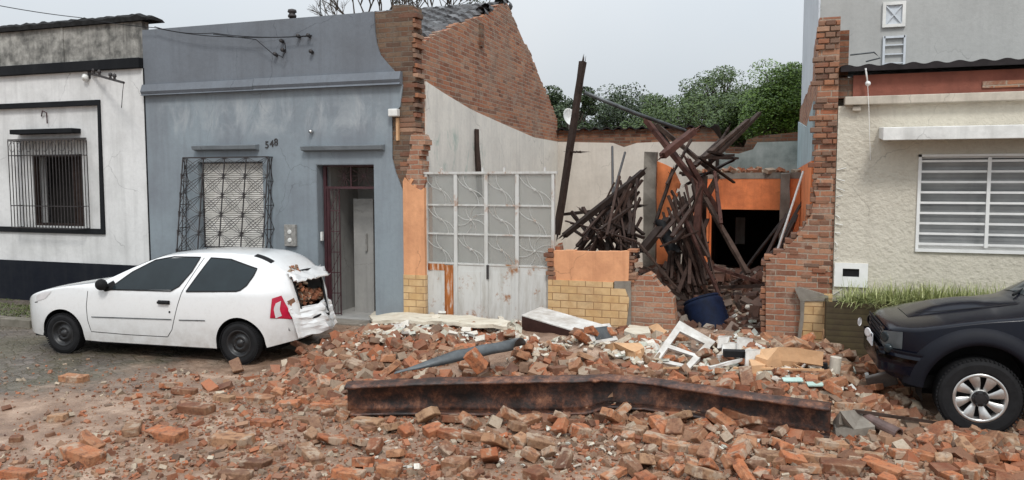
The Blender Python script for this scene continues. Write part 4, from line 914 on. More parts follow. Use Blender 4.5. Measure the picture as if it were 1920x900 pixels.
# ================================================================== VEHICLES
class Body:
    """analytic car skin; local x runs nose to tail, y from near side (0) to far side, z up"""
    def __init__(s, fr, width, top, bot, arches, r, belt, tumble, nose, tail, dent=None):
        s.fr, s.w, s.top_, s.bot_, s.ar, s.r, s.belt, s.tum, s.nose, s.tail, s.dent = fr, width, top, bot, arches, r, belt, tumble, nose, tail, dent
        s.x0, s.x1 = top[0][0], top[-1][0]
    def lin(s, pts, x):
        if x <= pts[0][0]: return pts[0][1]
        for i in range(len(pts)-1):
            if x <= pts[i+1][0]:
                a, b_ = pts[i], pts[i+1]; t = (x-a[0])/max(1e-6, b_[0]-a[0])
                m0 = (b_[1]-pts[i-1][1])/(b_[0]-pts[i-1][0])*(b_[0]-a[0]) if i else (b_[1]-a[1])
                m1 = (pts[i+2][1]-a[1])/(pts[i+2][0]-a[0])*(b_[0]-a[0]) if i+2 < len(pts) else (b_[1]-a[1])
                return (2*t**3-3*t*t+1)*a[1]+(t**3-2*t*t+t)*m0+(-2*t**3+3*t*t)*b_[1]+(t**3-t*t)*m1
        return pts[-1][1]
    def top(s, x): return s.lin(s.top_, x)
    def bot(s, x):
        z = s.bot_[0][1]
        for i in range(len(s.bot_)-1):
            a, b_ = s.bot_[i], s.bot_[i+1]
            if a[0] <= x <= b_[0]: z = a[1]+(b_[1]-a[1])*(x-a[0])/(b_[0]-a[0])
        if x > s.bot_[-1][0]: z = s.bot_[-1][1]
        for cx, cz, rr in s.ar:
            if abs(x-cx) < rr: z = max(z, cz+math.sqrt(rr*rr-(x-cx)**2))
        return z
    def off(s, x, z):
        o = .03*((z-.62)/.4)**2+s.tum*max(0, z-s.belt)
        L, d, p = s.nose
        if x < s.x0+L: o += d*((s.x0+L-x)/L)**p
        L, d, p = s.tail
        if x > s.x1-L: o += d*((x-s.x1+L)/L)**p
        return o
    def P(s, x, z, o=0, far=False):
        y = s.off(x, z)-o
        v = Vector((x, s.w-y if far else y, z))
        if s.dent: v = s.dent(v)
        return v
    def cap(s, x, t, o=0):     # t in -1..1
        zt = s.top(x); ye = s.off(x, zt-s.r); hw = s.w/2-ye
        v = Vector((x, s.w/2+t*hw, zt-s.r*abs(t)**3+o))
        if s.dent: v = s.dent(v)
        return v
    def xs(s, n):
        q = {s.x0+(s.x1-s.x0)*i/n for i in range(n+1)}
        for cx, cz, rr in s.ar:
            for k in range(25): q.add(cx+rr*math.cos(math.pi*k/24)*.9999)
        return sorted(q)
    def skin(s, hole=None, n=150, nz=22):
        mb = MB(); X = s.xs(n)
        for far in (False, True):
            rows = []
            for x in X:
                b_ = s.bot(x); t_ = max(b_+.01, s.top(x)-s.r); rows.append([s.P(x, b_+(t_-b_)*j/nz, 0, far) for j in range(nz+1)])
            mb.grid(rows)
        m = 20; rows = [[s.cap(x, -1+2*j/m) for j in range(m+1)] for x in X]
        for i in range(len(X)-1):
            for j in range(m):
                if hole and hole(X[i], -1+2*(j+.5)/m): continue
                mb.face([rows[i][j], rows[i][j+1], rows[i+1][j+1], rows[i+1][j]])
        for x in (s.x0, s.x1):
            b_ = s.bot(x); t_ = s.top(x)-s.r; mb.grid([[s.P(x, b_+(t_-b_)*j/6, 0, f_) for j in range(7)] for f_ in (False, True)])
            mb.face([s.P(x, t_, 0, False)]+[s.cap(x, -1+2*j/m) for j in range(1, m)]+[s.P(x, t_, 0, True)])
        return mb
    def patch(s, poly, o, n=10, far=False, mb=None):   # convex outline in (x,z), pasted o proud of the side
        mb = mb or MB(); z0 = min(p[1] for p in poly); z1 = max(p[1] for p in poly); rows = []
        for j in range(n+1):
            z = z0+(z1-z0)*(j+.001)/(n+.002); c = []
            for i in range(len(poly)):
                a, b_ = poly[i], poly[(i+1) % len(poly)]
                if (a[1]-z)*(b_[1]-z) <= 0 and a[1] != b_[1]: c.append(a[0]+(b_[0]-a[0])*(z-a[1])/(b_[1]-a[1]))
            if len(c) < 2: continue
            rows.append([s.P(min(c)+(max(c)-min(c))*k/8, z, o, far) for k in range(9)])
        mb.grid(rows); return mb
    def line(s, pts, o, w, mb=None, far=False, n=6):
        mb = mb or MB(); P_ = []
        for a, b_ in zip(pts[:-1], pts[1:]):
            for k in range(n): P_.append((a[0]+(b_[0]-a[0])*k/n, a[1]+(b_[1]-a[1])*k/n))
        P_.append(pts[-1]); rows = []
        for i, (x, z) in enumerate(P_):
            a = P_[max(0, i-1)]; b_ = P_[min(len(P_)-1, i+1)]; dx, dz = b_[0]-a[0], b_[1]-a[1]; l = math.hypot(dx, dz); nx, nz = -dz/l*w/2, dx/l*w/2
            rows.append([s.P(x+nx, z+nz, o, far), s.P(x-nx, z-nz, o, far)])
        mb.grid(rows); return mb
    def wrap(s, xa, zs_, o, xb=None, mb=None, n=14):   # band that follows the plan round the nose, from x=xa near side to xb far side
        mb = mb or MB(); xb = xa if xb is None else xb; rows = []
        for z in zs_:
            r = [s.P(xa+(s.x0-xa)*k/n, z, o) for k in range(n+1)]
            c0, c1 = s.P(s.x0, z, o), s.P(s.x0, z, o, True); c0.x -= o; c1.x -= o
            r = r[:-1]+[c0]
            if xb is not False: r += [c0.lerp(c1, k/6) for k in range(1, 6)]+[c1]+[s.P(s.x0+(xb-s.x0)*k/n, z, o, True) for k in range(1, n+1)]
            rows.append(r)
        mb.grid(rows); return mb
def wheel(parent, fr, cx, cz, y, r, w, rim_r, alloy=False, far=False, name='wheel'):
    ax = Vector((0, -1, 0)) if not far else Vector((0, 1, 0)); c = Vector((cx, y, cz))
    mb = MB(); rr = r
    prof = [(rim_r*.98, -w*.1), (rim_r, -.012), (rim_r+.02, -.004), (r-.05, .0), (r-.018, -.012), (r, -.035), (r, -w*.5), (r, -w+.035), (r-.02, -w+.01), (rim_r, -w)]
    mb.lathe(prof, c, ax, 48)
    for k in range(60):
        t = 2*math.pi*k/60; p = c-ax*.03+Vector((math.cos(t), 0, math.sin(t)))*(r-.001)
        mb.obox(Matrix.Translation(p) @ Matrix.Rotation(-t, 4, 'Y'), (.012, .05, .018))
    wh_ = mb.build(name, M['rubber'], parent, fr, smooth=False)
    mb = MB()
    if alloy:
        mb.lathe([(rim_r+.002, -.006), (rim_r-.012, .004), (rim_r-.03, -.012), (rim_r-.035, -.09)], c, ax, 48)
        mb.lathe([(rim_r*.36, -.03), (rim_r*.34, -.008), (rim_r*.30, -.004)], c, ax, 24)
        n = 8
        for k in range(n):
            t = 2*math.pi*k/n+.2; pts0 = []; 
            rows = []
            for u in range(7):
                q = u/6; rr_ = rim_r*(.30+.66*q); tt = t+.10*q; hw = .27-.02*q
                d = -.035+.03*math.sin(q*math.pi*.6)
                rows.append([c+ax*(d-.012 if abs(e) > .9 else d)+Vector((math.cos(tt+e*hw), 0, math.sin(tt+e*hw)))*rr_ for e in (-1.0, -.7, 0, .7, 1.0)])
            mb.grid(rows)
        rm = mb.build('rim', M['alloy'], wh_, fr, smooth=True)
        mb = MB(); mb.lathe([(rim_r-.02, -.085), (0, -.095)], c, ax, 32); mb.build('brake_disc', M['dark'], wh_, fr)
        mb = MB(); mb.lathe([(rim_r*.33, -.02), (rim_r*.32, .002), (rim_r*.24, .006), (rim_r*.22, .016), (0, .018)], c, ax, 24)
        for k in range(6):
            t = 2*math.pi*k/6; mb.lathe([(.014, 0), (.014, .016), (0, .018)], c+Vector((math.cos(t), 0, math.sin(t)))*rim_r*.28, ax, 8)
        mb.build('hub', M['rim_black'], wh_, fr, smooth=False)
    else:
        mb.lathe([(rim_r, -.008), (rim_r-.014, -.002), (rim_r-.028, -.02), (rim_r-.045, -.055), (rim_r*.66, -.06), (rim_r*.55, -.028), (rim_r*.40, -.022), (rim_r*.34, -.04), (rim_r*.28, -.035), (rim_r*.2, -.012), (0, -.008)], c, ax, 40)
        for k in range(8):
            t = 2*math.pi*k/8; mb.lathe([(.017, .001), (0, .0012)], c+ax*(-.055)+Vector((math.cos(t), 0, math.sin(t)))*rim_r*.70, ax, 8)
        for k in range(4):
            t = 2*math.pi*k/4+.4; mb.lathe([(.011, -.03), (.011, -.012), (0, -.01)], c+Vector((math.cos(t), 0, math.sin(t)))*rim_r*.42, ax, 6)
        mb.build('rim', M['rim_black'], wh_, fr, smooth=True)
    return wh_
def arch_well(body, parent, fr, cx, cz, r, depth, a0=-.25):
    for yy, sg in ((0, 1), (body.w, -1)):
        mb = MB()
        pts0 = []; pts1 = []
        for k in range(25):
            t = a0+(math.pi-2*a0)*k/24; x, z = cx+r*math.cos(t), cz+r*math.sin(t)
            y = body.off(x, max(z, .2))+.004
            pts0.append(Vector((x, y if sg > 0 else body.w-y, z))); pts1.append(Vector((x, depth if sg > 0 else body.w-depth, z)))
        mb.grid([pts0, pts1]); mb.face(pts1); mb.build('wheel_arch', M['dark'], parent, fr)

# ---- white hatchback
o0 = PG(118, 663); oR = PG(447, 683); ang = math.atan2(oR.y-o0.y, oR.x-o0.x)*.85
wc = thing('parked_hatchback', 'white two-door hatchback with its tailgate crushed and full of bricks', 'car', o0, ang)
FR = MW[wc.name]; FI = FR.inverted()
def CPf(FI, px_, py_, yo=0):
    a = FI @ CAMP; d = (FI.to_3x3() @ ray(px_, py_)); t = (yo-a.y)/d.y; p = a+d*t; return (p.x, p.z)
CP = lambda a, c: CPf(FI, a, c)
rw = .288; wxr = CP(447, 645)[0]
top = [CP(*p) for p in ((48, 606), (50, 580), (56, 563), (66, 553), (83, 543), (110, 535), (145, 530), (182, 525), (201, 515), (233, 498), (270, 482), (300, 477), (340, 474), (385, 474), (430, 477), (463, 483), (495, 501), (516, 525), (530, 550), (541, 575), (549, 592), (555, 606))]
top = [(x-.26*(1-ss(top[0][0], top[0][0]+.75, x))-(.12*ss(CP(500, 0)[0], CP(553, 0)[0], x)), z) for x, z in top]
bt_ = [(top[0][0], CP(50, 626)[1]), (CP(160, 0)[0], .20), (CP(405, 0)[0], .20), (CP(487, 656)[0], CP(487, 656)[1]), (top[-1][0], CP(554, 645)[1])]
xr_d = CP(508, 540)[0]
def dent(v):
    k = ss(xr_d, xr_d+.35, v.x)*ss(.25, .6, v.z)
    if k <= 0: return v
    n1 = noise.noise(v*3.1+Vector((5, 1, 2))); n2 = noise.noise(v*7.3); n3 = noise.noise(v*2.6+Vector((9, 9, 9)))
    side = 1 if .25 < v.y < 1.4 else .35
    return v+Vector((-.09*abs(n1)-.04*n2, .03*n2, -.10*abs(n3)-.05*n1))*k*side
bd = Body(FR, 1.56, top, bt_, [(0, rw, .352), (wxr, rw, .352)], .045, CP(300, 546)[1], .40, (.80, .34, 2.6), (.70, .42, 2.2), dent)
hx0_, hx1_ = CP(513, 530)[0], CP(548, 560)[0]
skin = bd.skin(lambda x, t: hx0_ < x < hx1_ and abs(t) < .80)
skin.build('body', M['car_white'], wc, FR, smooth=True, weld=True)
arch_well(bd, wc, FR, 0, rw, .351, .34); arch_well(bd, wc, FR, wxr, rw, .351, .34)
mb = MB(); mb.box((bd.x0+.12, .30, .17), (bd.x1-.35, 1.26, .24)); mb.box((.45, .05, .18), (wxr-.45, 1.5, .23)); mb.box((bd.x0+.3, .35, .24), (1.0, 1.2, .75)); mb.box((wxr-.5, .35, .24), (hx0_-.15, 1.2, .8)); mb.build('underbody', M['dark'], wc, FR)
g1 = [CP(*p) for p in ((201, 543), (234, 512), (268, 491), (300, 485), (351, 486), (345, 512), (331, 538), (318, 546))]
g2 = [CP(*p) for p in ((347, 547), (371, 487), (410, 490), (465, 507), (463, 520), (456, 537), (447, 545), (440, 547))]
bd.patch(g1, .006, 16).build('side_window', M['car_glass'], wc, FR, smooth=True); bd.patch(g1, .006, 16, True).build('side_window', M['car_glass'], wc, FR, smooth=True)
bd.patch(g2, .006, 16).build('side_window', M['car_glass'], wc, FR, smooth=True); bd.patch(g2, .006, 16, True).build('side_window', M['car_glass'], wc, FR, smooth=True)
for gg in (g1, g2):
    bd.line(gg+[gg[0]], .0075, .016).build('window_seal', M['rubber'], wc, FR)
wa, wb = CP(188, 520)[0], CP(268, 480)[0]
mb = MB(); mb.grid([[bd.cap(wa+(wb-wa)*i/10, -.86+1.72*j/12, .006) for j in range(13)] for i in range(11)]); mb.build('windshield', M['car_glass'], wc, FR, smooth=True)
dg = [CP(*p) for p in ((163, 546), (162, 575), (164, 600), (170, 622), (240, 628), (313, 632), (322, 618), (333, 570), (340, 545), (358, 487))]
dl = bd.line(dg, .002, .009); dl.build('door_gap', M['dark'], wc, FR)
mb = bd.line([CP(172, 594), CP(322, 599)], .010, .013); mb = bd.line([CP(336, 600), CP(385, 601)], .010, .013, mb); mb.build('side_moulding', M['galv'], wc, FR)
hp = CP(307, 567); mb = MB(); mb.obox(Matrix.Translation(bd.P(hp[0], hp[1], .03)), (.17, .035, .035)); mb.obox(Matrix.Translation(bd.P(hp[0], hp[1], .006)), (.19, .02, .055)); mb.build('door_handle', M['rubber'], wc, FR, bevel=.01)
hp = CP(318, 585); mb = MB(); mb.lathe([(.014, 0), (.014, .008), (0, .008)], bd.P(hp[0], hp[1], 0), (0, -1, 0), 10); mb.build('key_lock', M['rubber'], wc, FR)
mp = CP(194, 533); mb = MB(); mc = bd.P(mp[0], mp[1], .10)
mb.lathe([(0, -.07), (.05, -.06), (.075, -.02), (.08, .03), (.06, .07), (0, .08)], mc, (.6, -.6, .1), 16); mb.bar(mc, mc+Vector((.06, .10, -.05)), .05, .03); mr = mb.build('side_mirror', M['rubber'], wc, FR, smooth=True)
fm = Matrix.Translation(Vector((0, bd.w, 0))) @ Matrix.Scale(-1, 4, Vector((0, 1, 0)))
mb2 = MB(); mb2.add([fm @ v_ for v_ in mb.v], mb.f); mb2.build('side_mirror', M['rubber'], wc, FR, smooth=True)
bd.patch([CP(196, 547), CP(187, 540), CP(205, 527), CP(212, 533), CP(206, 547)], .008, 6).build('mirror_base', M['rubber'], wc, FR)
tl = [CP(*p) for p in ((499, 603), (501, 561), (513, 558), (520, 577), (531, 605))]
tlo = bd.patch(tl, .016, 10); tl_ = tlo.build('tail_light', M['lamp_red'], wc, FR, smooth=True)
bd.patch([CP(*p) for p in ((507, 600), (504, 582), (507, 570), (513, 568), (512, 585), (516, 600))], .020, 8).build('clear_lens', M['lamp_clear'], tl_, FR, smooth=True)
bd.wrap(CP(95, 0)[0], [CP(62, 562)[1]-.005+k*.022 for k in range(6)], .006, False, n=10).build('headlight', M['lamp_clear'], wc, FR, smooth=True) if False else None
bd.patch([CP(*p) for p in ((64, 566), (62, 556), (80, 547), (96, 546), (84, 560))], .006, 6).build('headlight', M['lamp_clear'], wc, FR, smooth=True)
bd.line([CP(66, 567), CP(58, 568)], .004, .012).build('bumper_gap', M['dark'], wc, FR)
# spoiler gap, hatch rim, torn tailgate, boot interior and its debris
mb = MB(); xa_, xb_ = CP(450, 478)[0], CP(484, 496)[0]; mb.grid([[bd.cap(xa_+(xb_-xa_)*i/8, -.98+.10*j+.0*i, .008) for j in range(3)] for i in range(9)]); mb.build('roof_gap', M['dark'], wc, FR)
mb = MB(); rim = [bd.cap(hx0_, -.8+1.6*j/10, .01) for j in range(11)]+[bd.cap(hx0_+(hx1_-hx0_)*i/6, .8, .01) for i in range(1, 7)]+[bd.cap(hx1_, .8-1.6*j/10, .01) for j in range(1, 11)]+[bd.cap(hx1_+(hx0_-hx1_)*i/6, -.8, .01) for i in range(1, 7)]
mb.tube(rim, .018, 6); mb.build('tailgate_rim', M['rubber'], wc, FR, smooth=True)
mb = MB(); bx0, bx1, by0, by1, bz0 = hx0_-.55, bd.x1-.13, .25, 1.30, .45; zt_ = bd.top(hx0_)-.08
mb.face([(bx0, by0, bz0), (bx1, by0, bz0), (bx1, by1, bz0), (bx0, by1, bz0)]); mb.face([(bx0, by0, bz0), (bx0, by1, bz0), (bx0, by1, zt_), (bx0, by0, zt_)])
mb.face([(bx0, by0, bz0), (bx1, by0, bz0), (bx1-.15, by0, .8), (bx0, by0, zt_)]); mb.face([(bx0, by1, bz0), (bx1, by1, bz0), (bx1-.15, by1, .8), (bx0, by1, zt_)]); mb.build('boot_lining', M['dark'], wc, FR)
# buckled tailgate sheet
mb = MB(); rows = []
for i in range(15):
    u = i/14; r = []
    for j in range(15):
        v_ = j/14; x = bd.x1-.10+.14*u-.03*math.sin(v_*9); y = .22+1.12*v_; z = .74-.38*u**1.3+.04*noise.noise(Vector((u*2.2, v_*3, 1)))+.015*noise.noise(Vector((u*6, v_*7, 4)))
        x += .10*math.sin(math.pi*v_)-.03+.04*noise.noise(Vector((u*6, v_*6, 8))); r.append(Vector((x, y, z)))
    rows.append(r)
mb.grid(rows); tg = mb.build('tailgate', M['car_white'], wc, FR, smooth=False); sm_ = tg.modifiers.new('thick', 'SOLIDIFY'); sm_.thickness = .02
mb = MB(); rows = []
for i in range(10):
    u = i/9; rows.append([Vector((hx0_-.02+.16*u+.03*noise.noise(Vector((u*4, j*.7, 3))), .35+.95*j/13, bd.top(hx0_)+.02-.13*u+.05*noise.noise(Vector((u*5, j*.9, 6))))) for j in range(14)])
mb.grid(rows); tg = mb.build('bent_tailgate_frame', M['car_white'], wc, FR, smooth=True); sm_ = tg.modifiers.new('thick', 'SOLIDIFY'); sm_.thickness = .015
wheel(wc, FR, 0, rw, .0, rw, .18, .185); wheel(wc, FR, wxr, rw, .0, rw, .18, .185)
wheel(wc, FR, 0, rw, bd.w, rw, .18, .185, far=True); wheel(wc, FR, wxr, rw, bd.w, rw, .18, .185, far=True)
print('hatch length', bd.x1-bd.x0, 'height', bd.top(1.7), 'wb', wxr)

# ---- dark pickup / off-roader
o1 = PG(1833, 817)
pk = thing('parked_offroader', 'dark navy off-roader with alloy wheel, nose over the brick rubble', 'car', (o1.x, o1.y, .0), math.radians(1.5))
F2 = MW[pk.name]; F2I = F2.inverted(); CQ = lambda a, c: CPf(F2I, a, c)
rk = .375
top = [CPf(F2I, *p, .6) for p in ((1650, 616), (1653, 606), (1661, 599), (1676, 592), (1700, 585), (1760, 574), (1830, 566), (1890, 561), (1932, 553))]
top = [(x, z-.055*ss(top[0][0]+.02, top[0][0]+.35, x)) for x, z in top]
xw, zw = top[-1]
top += [(xw+.75, zw+.50), (xw+.95, zw+.56), (xw+1.8, zw+.60), (xw+2.7, zw+.55), (xw+2.95, zw+.40), (xw+3.15, zw-.05), (xw+3.2, zw-.4)]
b2 = [(top[0][0], CQ(1660, 705)[1]), (CQ(1700, 0)[0], CQ(1700, 716)[1]), (CQ(1740, 0)[0], .45), (5, .42)]
pb = Body(F2, 1.74, top, b2, [(0, rk+.02, .49), (2.62, rk+.02, .49)], .06, zw-.02, .34, (.55, .34, 2.3), (.5, .15, 2))
print('pickup', top[:9], rk, 'len', pb.x1-pb.x0)
pb.skin().build('body', M['car_navy'], pk, F2, smooth=True, weld=True)
arch_well(pb, pk, F2, 0, rk+.02, .489, .42); arch_well(pb, pk, F2, 2.62, rk+.02, .489, .42)
mb = MB(); mb.box((pb.x0+.2, .3, .36), (pb.x1-.2, 1.44, .5)); mb.box((pb.x0+.15, .4, .5), (1.0, 1.34, .85)); mb.build('underbody', M['dark'], pk, F2)
# flares
def flare(cx, a0, a1, ri, ro):
    mb = MB(); rows = []
    for k in range(33):
        t = a0+(a1-a0)*k/32; r = []
        for q, o in ((ri, -.02), (ri+.005, .045), (ri+.05, .055), (ro-.04, .045), (ro, .004)):
            x, z = cx+q*math.cos(t), rk+.02+q*math.sin(t); r.append(pb.P(x, max(z, .3), o))
        rows.append(r)
    mb.grid(rows); return mb.build('wheel_flare', M['flare'], pk, F2, smooth=True)
flare(0, math.radians(-8), math.radians(176), .485, .65); flare(2.62, math.radians(-8), math.radians(188), .485, .65)
# bumper, headlights, plate, scoop
zb_ = pb.top(pb.x0+.15)-.27; zb0 = CQ(1700, 712)[1]
mb = pb.wrap(-.50, [zb0+.02, zb0+.10, zb0+.22, zb_-.10, zb_-.03, zb_+.0], .045); mb2 = pb.wrap(-.50, [zb_, zb_+.004], .045)
bmp = mb.build('bumper', M['car_navy'], pk, F2, smooth=True)
mb = pb.wrap(-.50, [zb_-.012, zb_+.004], .052); mb.build('bumper_edge', M['flare'], bmp, F2)
c = pb.P(-.78, zb0+.25, .05); mb = MB(); mb.lathe([(0, .012), (.03, .012), (.045, .005), (.05, -.02)], c, (-.75, -.65, 0), 18); mb.build('fog_lamp', M['car_glass'], bmp, F2, smooth=True)
hz1 = pb.top(pb.x0+.15)-.085; hz0 = hz1-.17; zb_x = hz0-.02
for far in (False, True):
    rows = []
    for z in [hz0+(hz1-hz0)*k/6 for k in range(7)]:
        xa_ = -.66+.02*(z-hz0); rows.append([pb.P(xa_+(pb.x0-xa_)*k/12, z-.02*(k/12), .008, far) for k in range(13)]+[pb.P(pb.x0, z, .008, far).lerp(pb.P(pb.x0, z, .008, not far), k*.045)+Vector((-.008, 0, 0)) for k in range(1, 5)])
    mb = MB(); mb.grid(rows); hl = mb.build('headlight', M['galv'], pk, F2, smooth=True)
    for (xx, rr_) in ((-.80, .055), (-.93, .05)):
        zc_ = (hz0+hz1)/2; c = pb.P(xx, zc_, .010, far); e1 = (pb.P(xx+.02, zc_, .010, far)-pb.P(xx-.02, zc_, .010, far)).normalized(); nn = Vector((-e1.y, e1.x, 0))*(1 if far else -1); nn = nn if (nn.y > 0) == far else -nn
        mb = MB(); mb.lathe([(rr_, -.004), (rr_*.92, .006), (rr_*.6, .003), (0, .005)], c, nn, 20); mb.build('reflector', M['lamp_clear'] if xx < -.9 else M['car_glass'], hl, F2, smooth=True)
mb = MB(); zc = CQ(1657, 660)[1]; yc_ = pb.w/2
mb.box((pb.x0-.075, yc_-.26, zc-.065), (pb.x0-.062, yc_+.10, zc+.065)); pl_ = mb.build('number_plate', M['plate'], pk, F2)
mb = MB(); mb.box((pb.x0-.078, yc_-.26, zc+.035), (pb.x0-.0755, yc_+.10, zc+.065)); mb.build('blue_strip', M['blue_plastic'], pl_, F2)
mb = MB()
for k in range(5): mb.box((pb.x0-.012, .42, hz0-.01+k*.045), (pb.x0-.004, pb.w-.42, hz0+.012+k*.045))
mb.build('radiator_grille', M['flare'], pk, F2)
mb = MB(); rows = []
for i in range(9):
    u = i/8; x = -.55+1.0*u; h = .055*math.sin(min(1, u*3.5)*math.pi/2)*(1-ss(.5, 1, u)*.8)+.003; rows.append([Vector((x, pb.w/2+t*.32, pb.cap(x, t*.4).z+h*(1-abs(t)**6)+.002)) for t in [-1+2*j/10 for j in range(11)]])
mb.grid(rows); mb.build('bonnet_scoop', M['car_navy'], pk, F2, smooth=True)
mb = pb.line([CQ(1722, 590), CQ(1920, 571)], .003, .008); mb.build('bonnet_gap', M['dark'], pk, F2)
gw = [(xw+.16, zw-.02), (xw+.80, zw+.40), (xw+1.1, zw+.44), (xw+1.1, zw-.02)]
for far in (False, True): pb.patch(gw, .006, 10, far).build('side_window', M['car_glass'], pk, F2, smooth=True); pb.patch([(xw+1.16, zw-.02), (xw+1.16, zw+.46), (xw+1.95, zw+.46), (xw+2.0, zw-.02)], .006, 10, far).build('side_window', M['car_glass'], pk, F2, smooth=True)
mb = MB(); mb.grid([[pb.cap(xw+.02+.70*i/10, -.9+1.8*j/12, .006) for j in range(13)] for i in range(11)]); mb.build('windshield', M['car_glass'], pk, F2, smooth=True)
mb = MB(); a = pb.cap(xw-.05, -.5, .03); mb.bar(a, a+Vector((.35, .35, .12)), .02); mb.bar(a+Vector((0, .5, 0)), a+Vector((.35, .9, .12)), .02); mb.build('wiper', M['rubber'], pk, F2)
mb = MB(); mb.obox(Matrix.Translation(pb.P(xw+.25, zw+.05, .14)), (.12, .2, .18)); mb.build('side_mirror', M['car_navy'], pk, F2, bevel=.03)
wheel(pk, F2, 0, rk, -.035, rk, .25, .235, True); wheel(pk, F2, 2.62, rk, -.035, rk, .25, .235, True)
wheel(pk, F2, 0, rk, pb.w+.035, rk, .25, .235, True, True); wheel(pk, F2, 2.62, rk, pb.w+.035, rk, .25, .235, True, True)

# ================================================================== FALLEN STEEL BEAM AND LARGE DEBRIS
def beam_profile(path, h, fl, th, mat, label):
    """bent rolled-steel beam; path of (point at web bottom, web height, lean)"""
    root = thing('fallen_steel_beam', label, 'steel beam', path[0][0])
    n = len(path); mb = MB(); fr = []
    for i, (p, hh, lean) in enumerate(path):
        d = (path[min(n-1, i+1)][0]-path[max(0, i-1)][0]); d.z = 0; d.normalize(); sd_ = Vector((-d.y, d.x, 0)); up = (Vector((0, 0, 1))+sd_*lean).normalized()
        fr.append((p, d, sd_, up, hh))
    def strip(f): return [f(*q) for q in fr]
    # web with dents
    rows = []
    for k in range(9):
        t = k/8; rows.append([p+up*hh*t+sd_*(.03*noise.noise(Vector((i*.35, t*1.5, 2)))+.02*math.sin(t*math.pi)) for i, (p, d, sd_, up, hh) in enumerate(fr)])
    mb.grid(rows); web = mb.build('web', mat, root, smooth=True); m_ = web.modifiers.new('t', 'SOLIDIFY'); m_.thickness = th
    for nm, tt in (('bottom_flange', 0), ('top_flange', 1)):
        mb = MB(); rows = []
        for j in (-1, -.5, 0, .5, 1):
            rows.append([p+up*hh*tt+sd_*j*fl/2+up*(.012*noise.noise(Vector((i*.5, j*2, tt*5)))-(.02*abs(j) if tt else 0)) for i, (p, d, sd_, up, hh) in enumerate(fr)])
        mb.grid(rows); q = mb.build(nm, mat, root, smooth=True); m_ = q.modifiers.new('t', 'SOLIDIFY'); m_.thickness = th*1.4; m_.offset = 0
    return root
def lerp_path(ps, n):
    out = []
    for a, b_ in zip(ps[:-1], ps[1:]):
        for k in range(n):
            t = k/n; out.append((a[0].lerp(b_[0], t), a[1]+(b_[1]-a[1])*t, a[2]+(b_[2]-a[2])*t))
    out.append(ps[-1]); return out
def bp(px_, py_, z): p = PG(px_, py_, z); return p
ps = [(bp(652, 772, .03), .37, -.10), (bp(800, 770, .04), .40, -.08), (bp(960, 772, .04), .43, -.03), (bp(1090, 770, .05), .42, .05), (bp(1135, 757, .09), .35, .10), (bp(1220, 763, .09), .34, .08), (bp(1380, 787, .07), .33, .04), (bp(1556, 815, .05), .34, 0)]
beam_profile([(p_, h_*.84, l_) for p_, h_, l_ in lerp_path(ps, 8)], .4, .25, .018, M['rust'], 'long rusted steel beam, bent in the middle, lying across the brick rubble')
# crumpled grey gutter behind it
mb = MB(); rows = []; A, B_ = PG(742, 700, .40), PG(974, 652, .50)
for i in range(19):
    t = i/18; p = A.lerp(B_, t); w = .03+.13*ss(0, .5, t); r = []
    for k in range(9):
        a_ = math.pi*(.02+.96*k/8); r.append(p+Vector((0, -.6, .8)).normalized()*0+Vector((.1*math.cos(a_)*w, math.cos(a_)*w*1.1, math.sin(a_)*w*.75+.012*noise.noise(Vector((t*7, k*.6, 0))))))
    rows.append(r)
mb.grid(rows); q = mb.build('crushed_gutter', M['galv'], smooth=True); m_ = q.modifiers.new('t', 'SOLIDIFY'); m_.thickness = .012
tag(q, 'crushed grey sheet-metal gutter lying on the rubble behind the rusted beam', 'gutter')

def brick_mesh(name, rr, L=.29, W=.14, H=.075, chip=1.0, seg=5):
    bm = bmesh.new(); bmesh.ops.create_cube(bm, size=1); bmesh.ops.scale(bm, vec=(L, W, H), verts=bm.verts)
    for k in range(rr.choice((0, 1, 1, 2)) if chip else 0):
        s_ = Vector((rr.choice((-1, 1))*L/2*rr.uniform(.25, .95), rr.choice((-1, 1))*W/2*rr.uniform(.4, 1), rr.choice((-1, 1))*H/2*rr.uniform(0, 1)))
        nrm = Vector((s_.x/L, s_.y/W*rr.uniform(.3, 1.5), s_.z/H*.6)).normalized()
        q = bmesh.ops.bisect_plane(bm, geom=bm.verts[:]+bm.edges[:]+bm.faces[:], plane_co=s_*.95, plane_no=nrm, clear_outer=True)
        ed = [e for e in q['geom_cut'] if isinstance(e, bmesh.types.BMEdge)]
        if ed: bmesh.ops.contextual_create(bm, geom=ed)
    bmesh.ops.recalc_face_normals(bm, faces=bm.faces)
    bmesh.ops.bevel(bm, geom=bm.edges[:], offset=.006, segments=1, affect='EDGES')
    bmesh.ops.triangulate(bm, faces=bm.faces); bmesh.ops.subdivide_edges(bm, edges=[e for e in bm.edges if e.calc_length() > .04], cuts=1, use_grid_fill=False); bmesh.ops.triangulate(bm, faces=bm.faces)
    bmesh.ops.subdivide_edges(bm, edges=[e for e in bm.edges if e.calc_length() > .045], cuts=1); bmesh.ops.triangulate(bm, faces=bm.faces)
    o_ = Vector((rr.random()*50, rr.random()*50, 0))
    for v in bm.verts: v.co += v.normal*.0055*noise.noise(v.co*22+o_)+v.co.normalized()*.006*noise.noise(v.co*9+o_)
    me = bpy.data.meshes.new(name); bm.to_mesh(me); bm.free(); me.materials.append(M['brick_piece']); return me
rb = random.Random(5)
VAR = [brick_mesh('brick', rb) for _ in range(10)]+[brick_mesh('brick', rb, L=rb.uniform(.14, .19)) for _ in range(6)]+[brick_mesh('brick', rb, L=rb.uniform(.10, .16), W=.12, chip=1) for _ in range(4)]
HVAR = [max(v.co.z for v in m.vertices) for m in VAR]
PLACED = []
nb = [0]
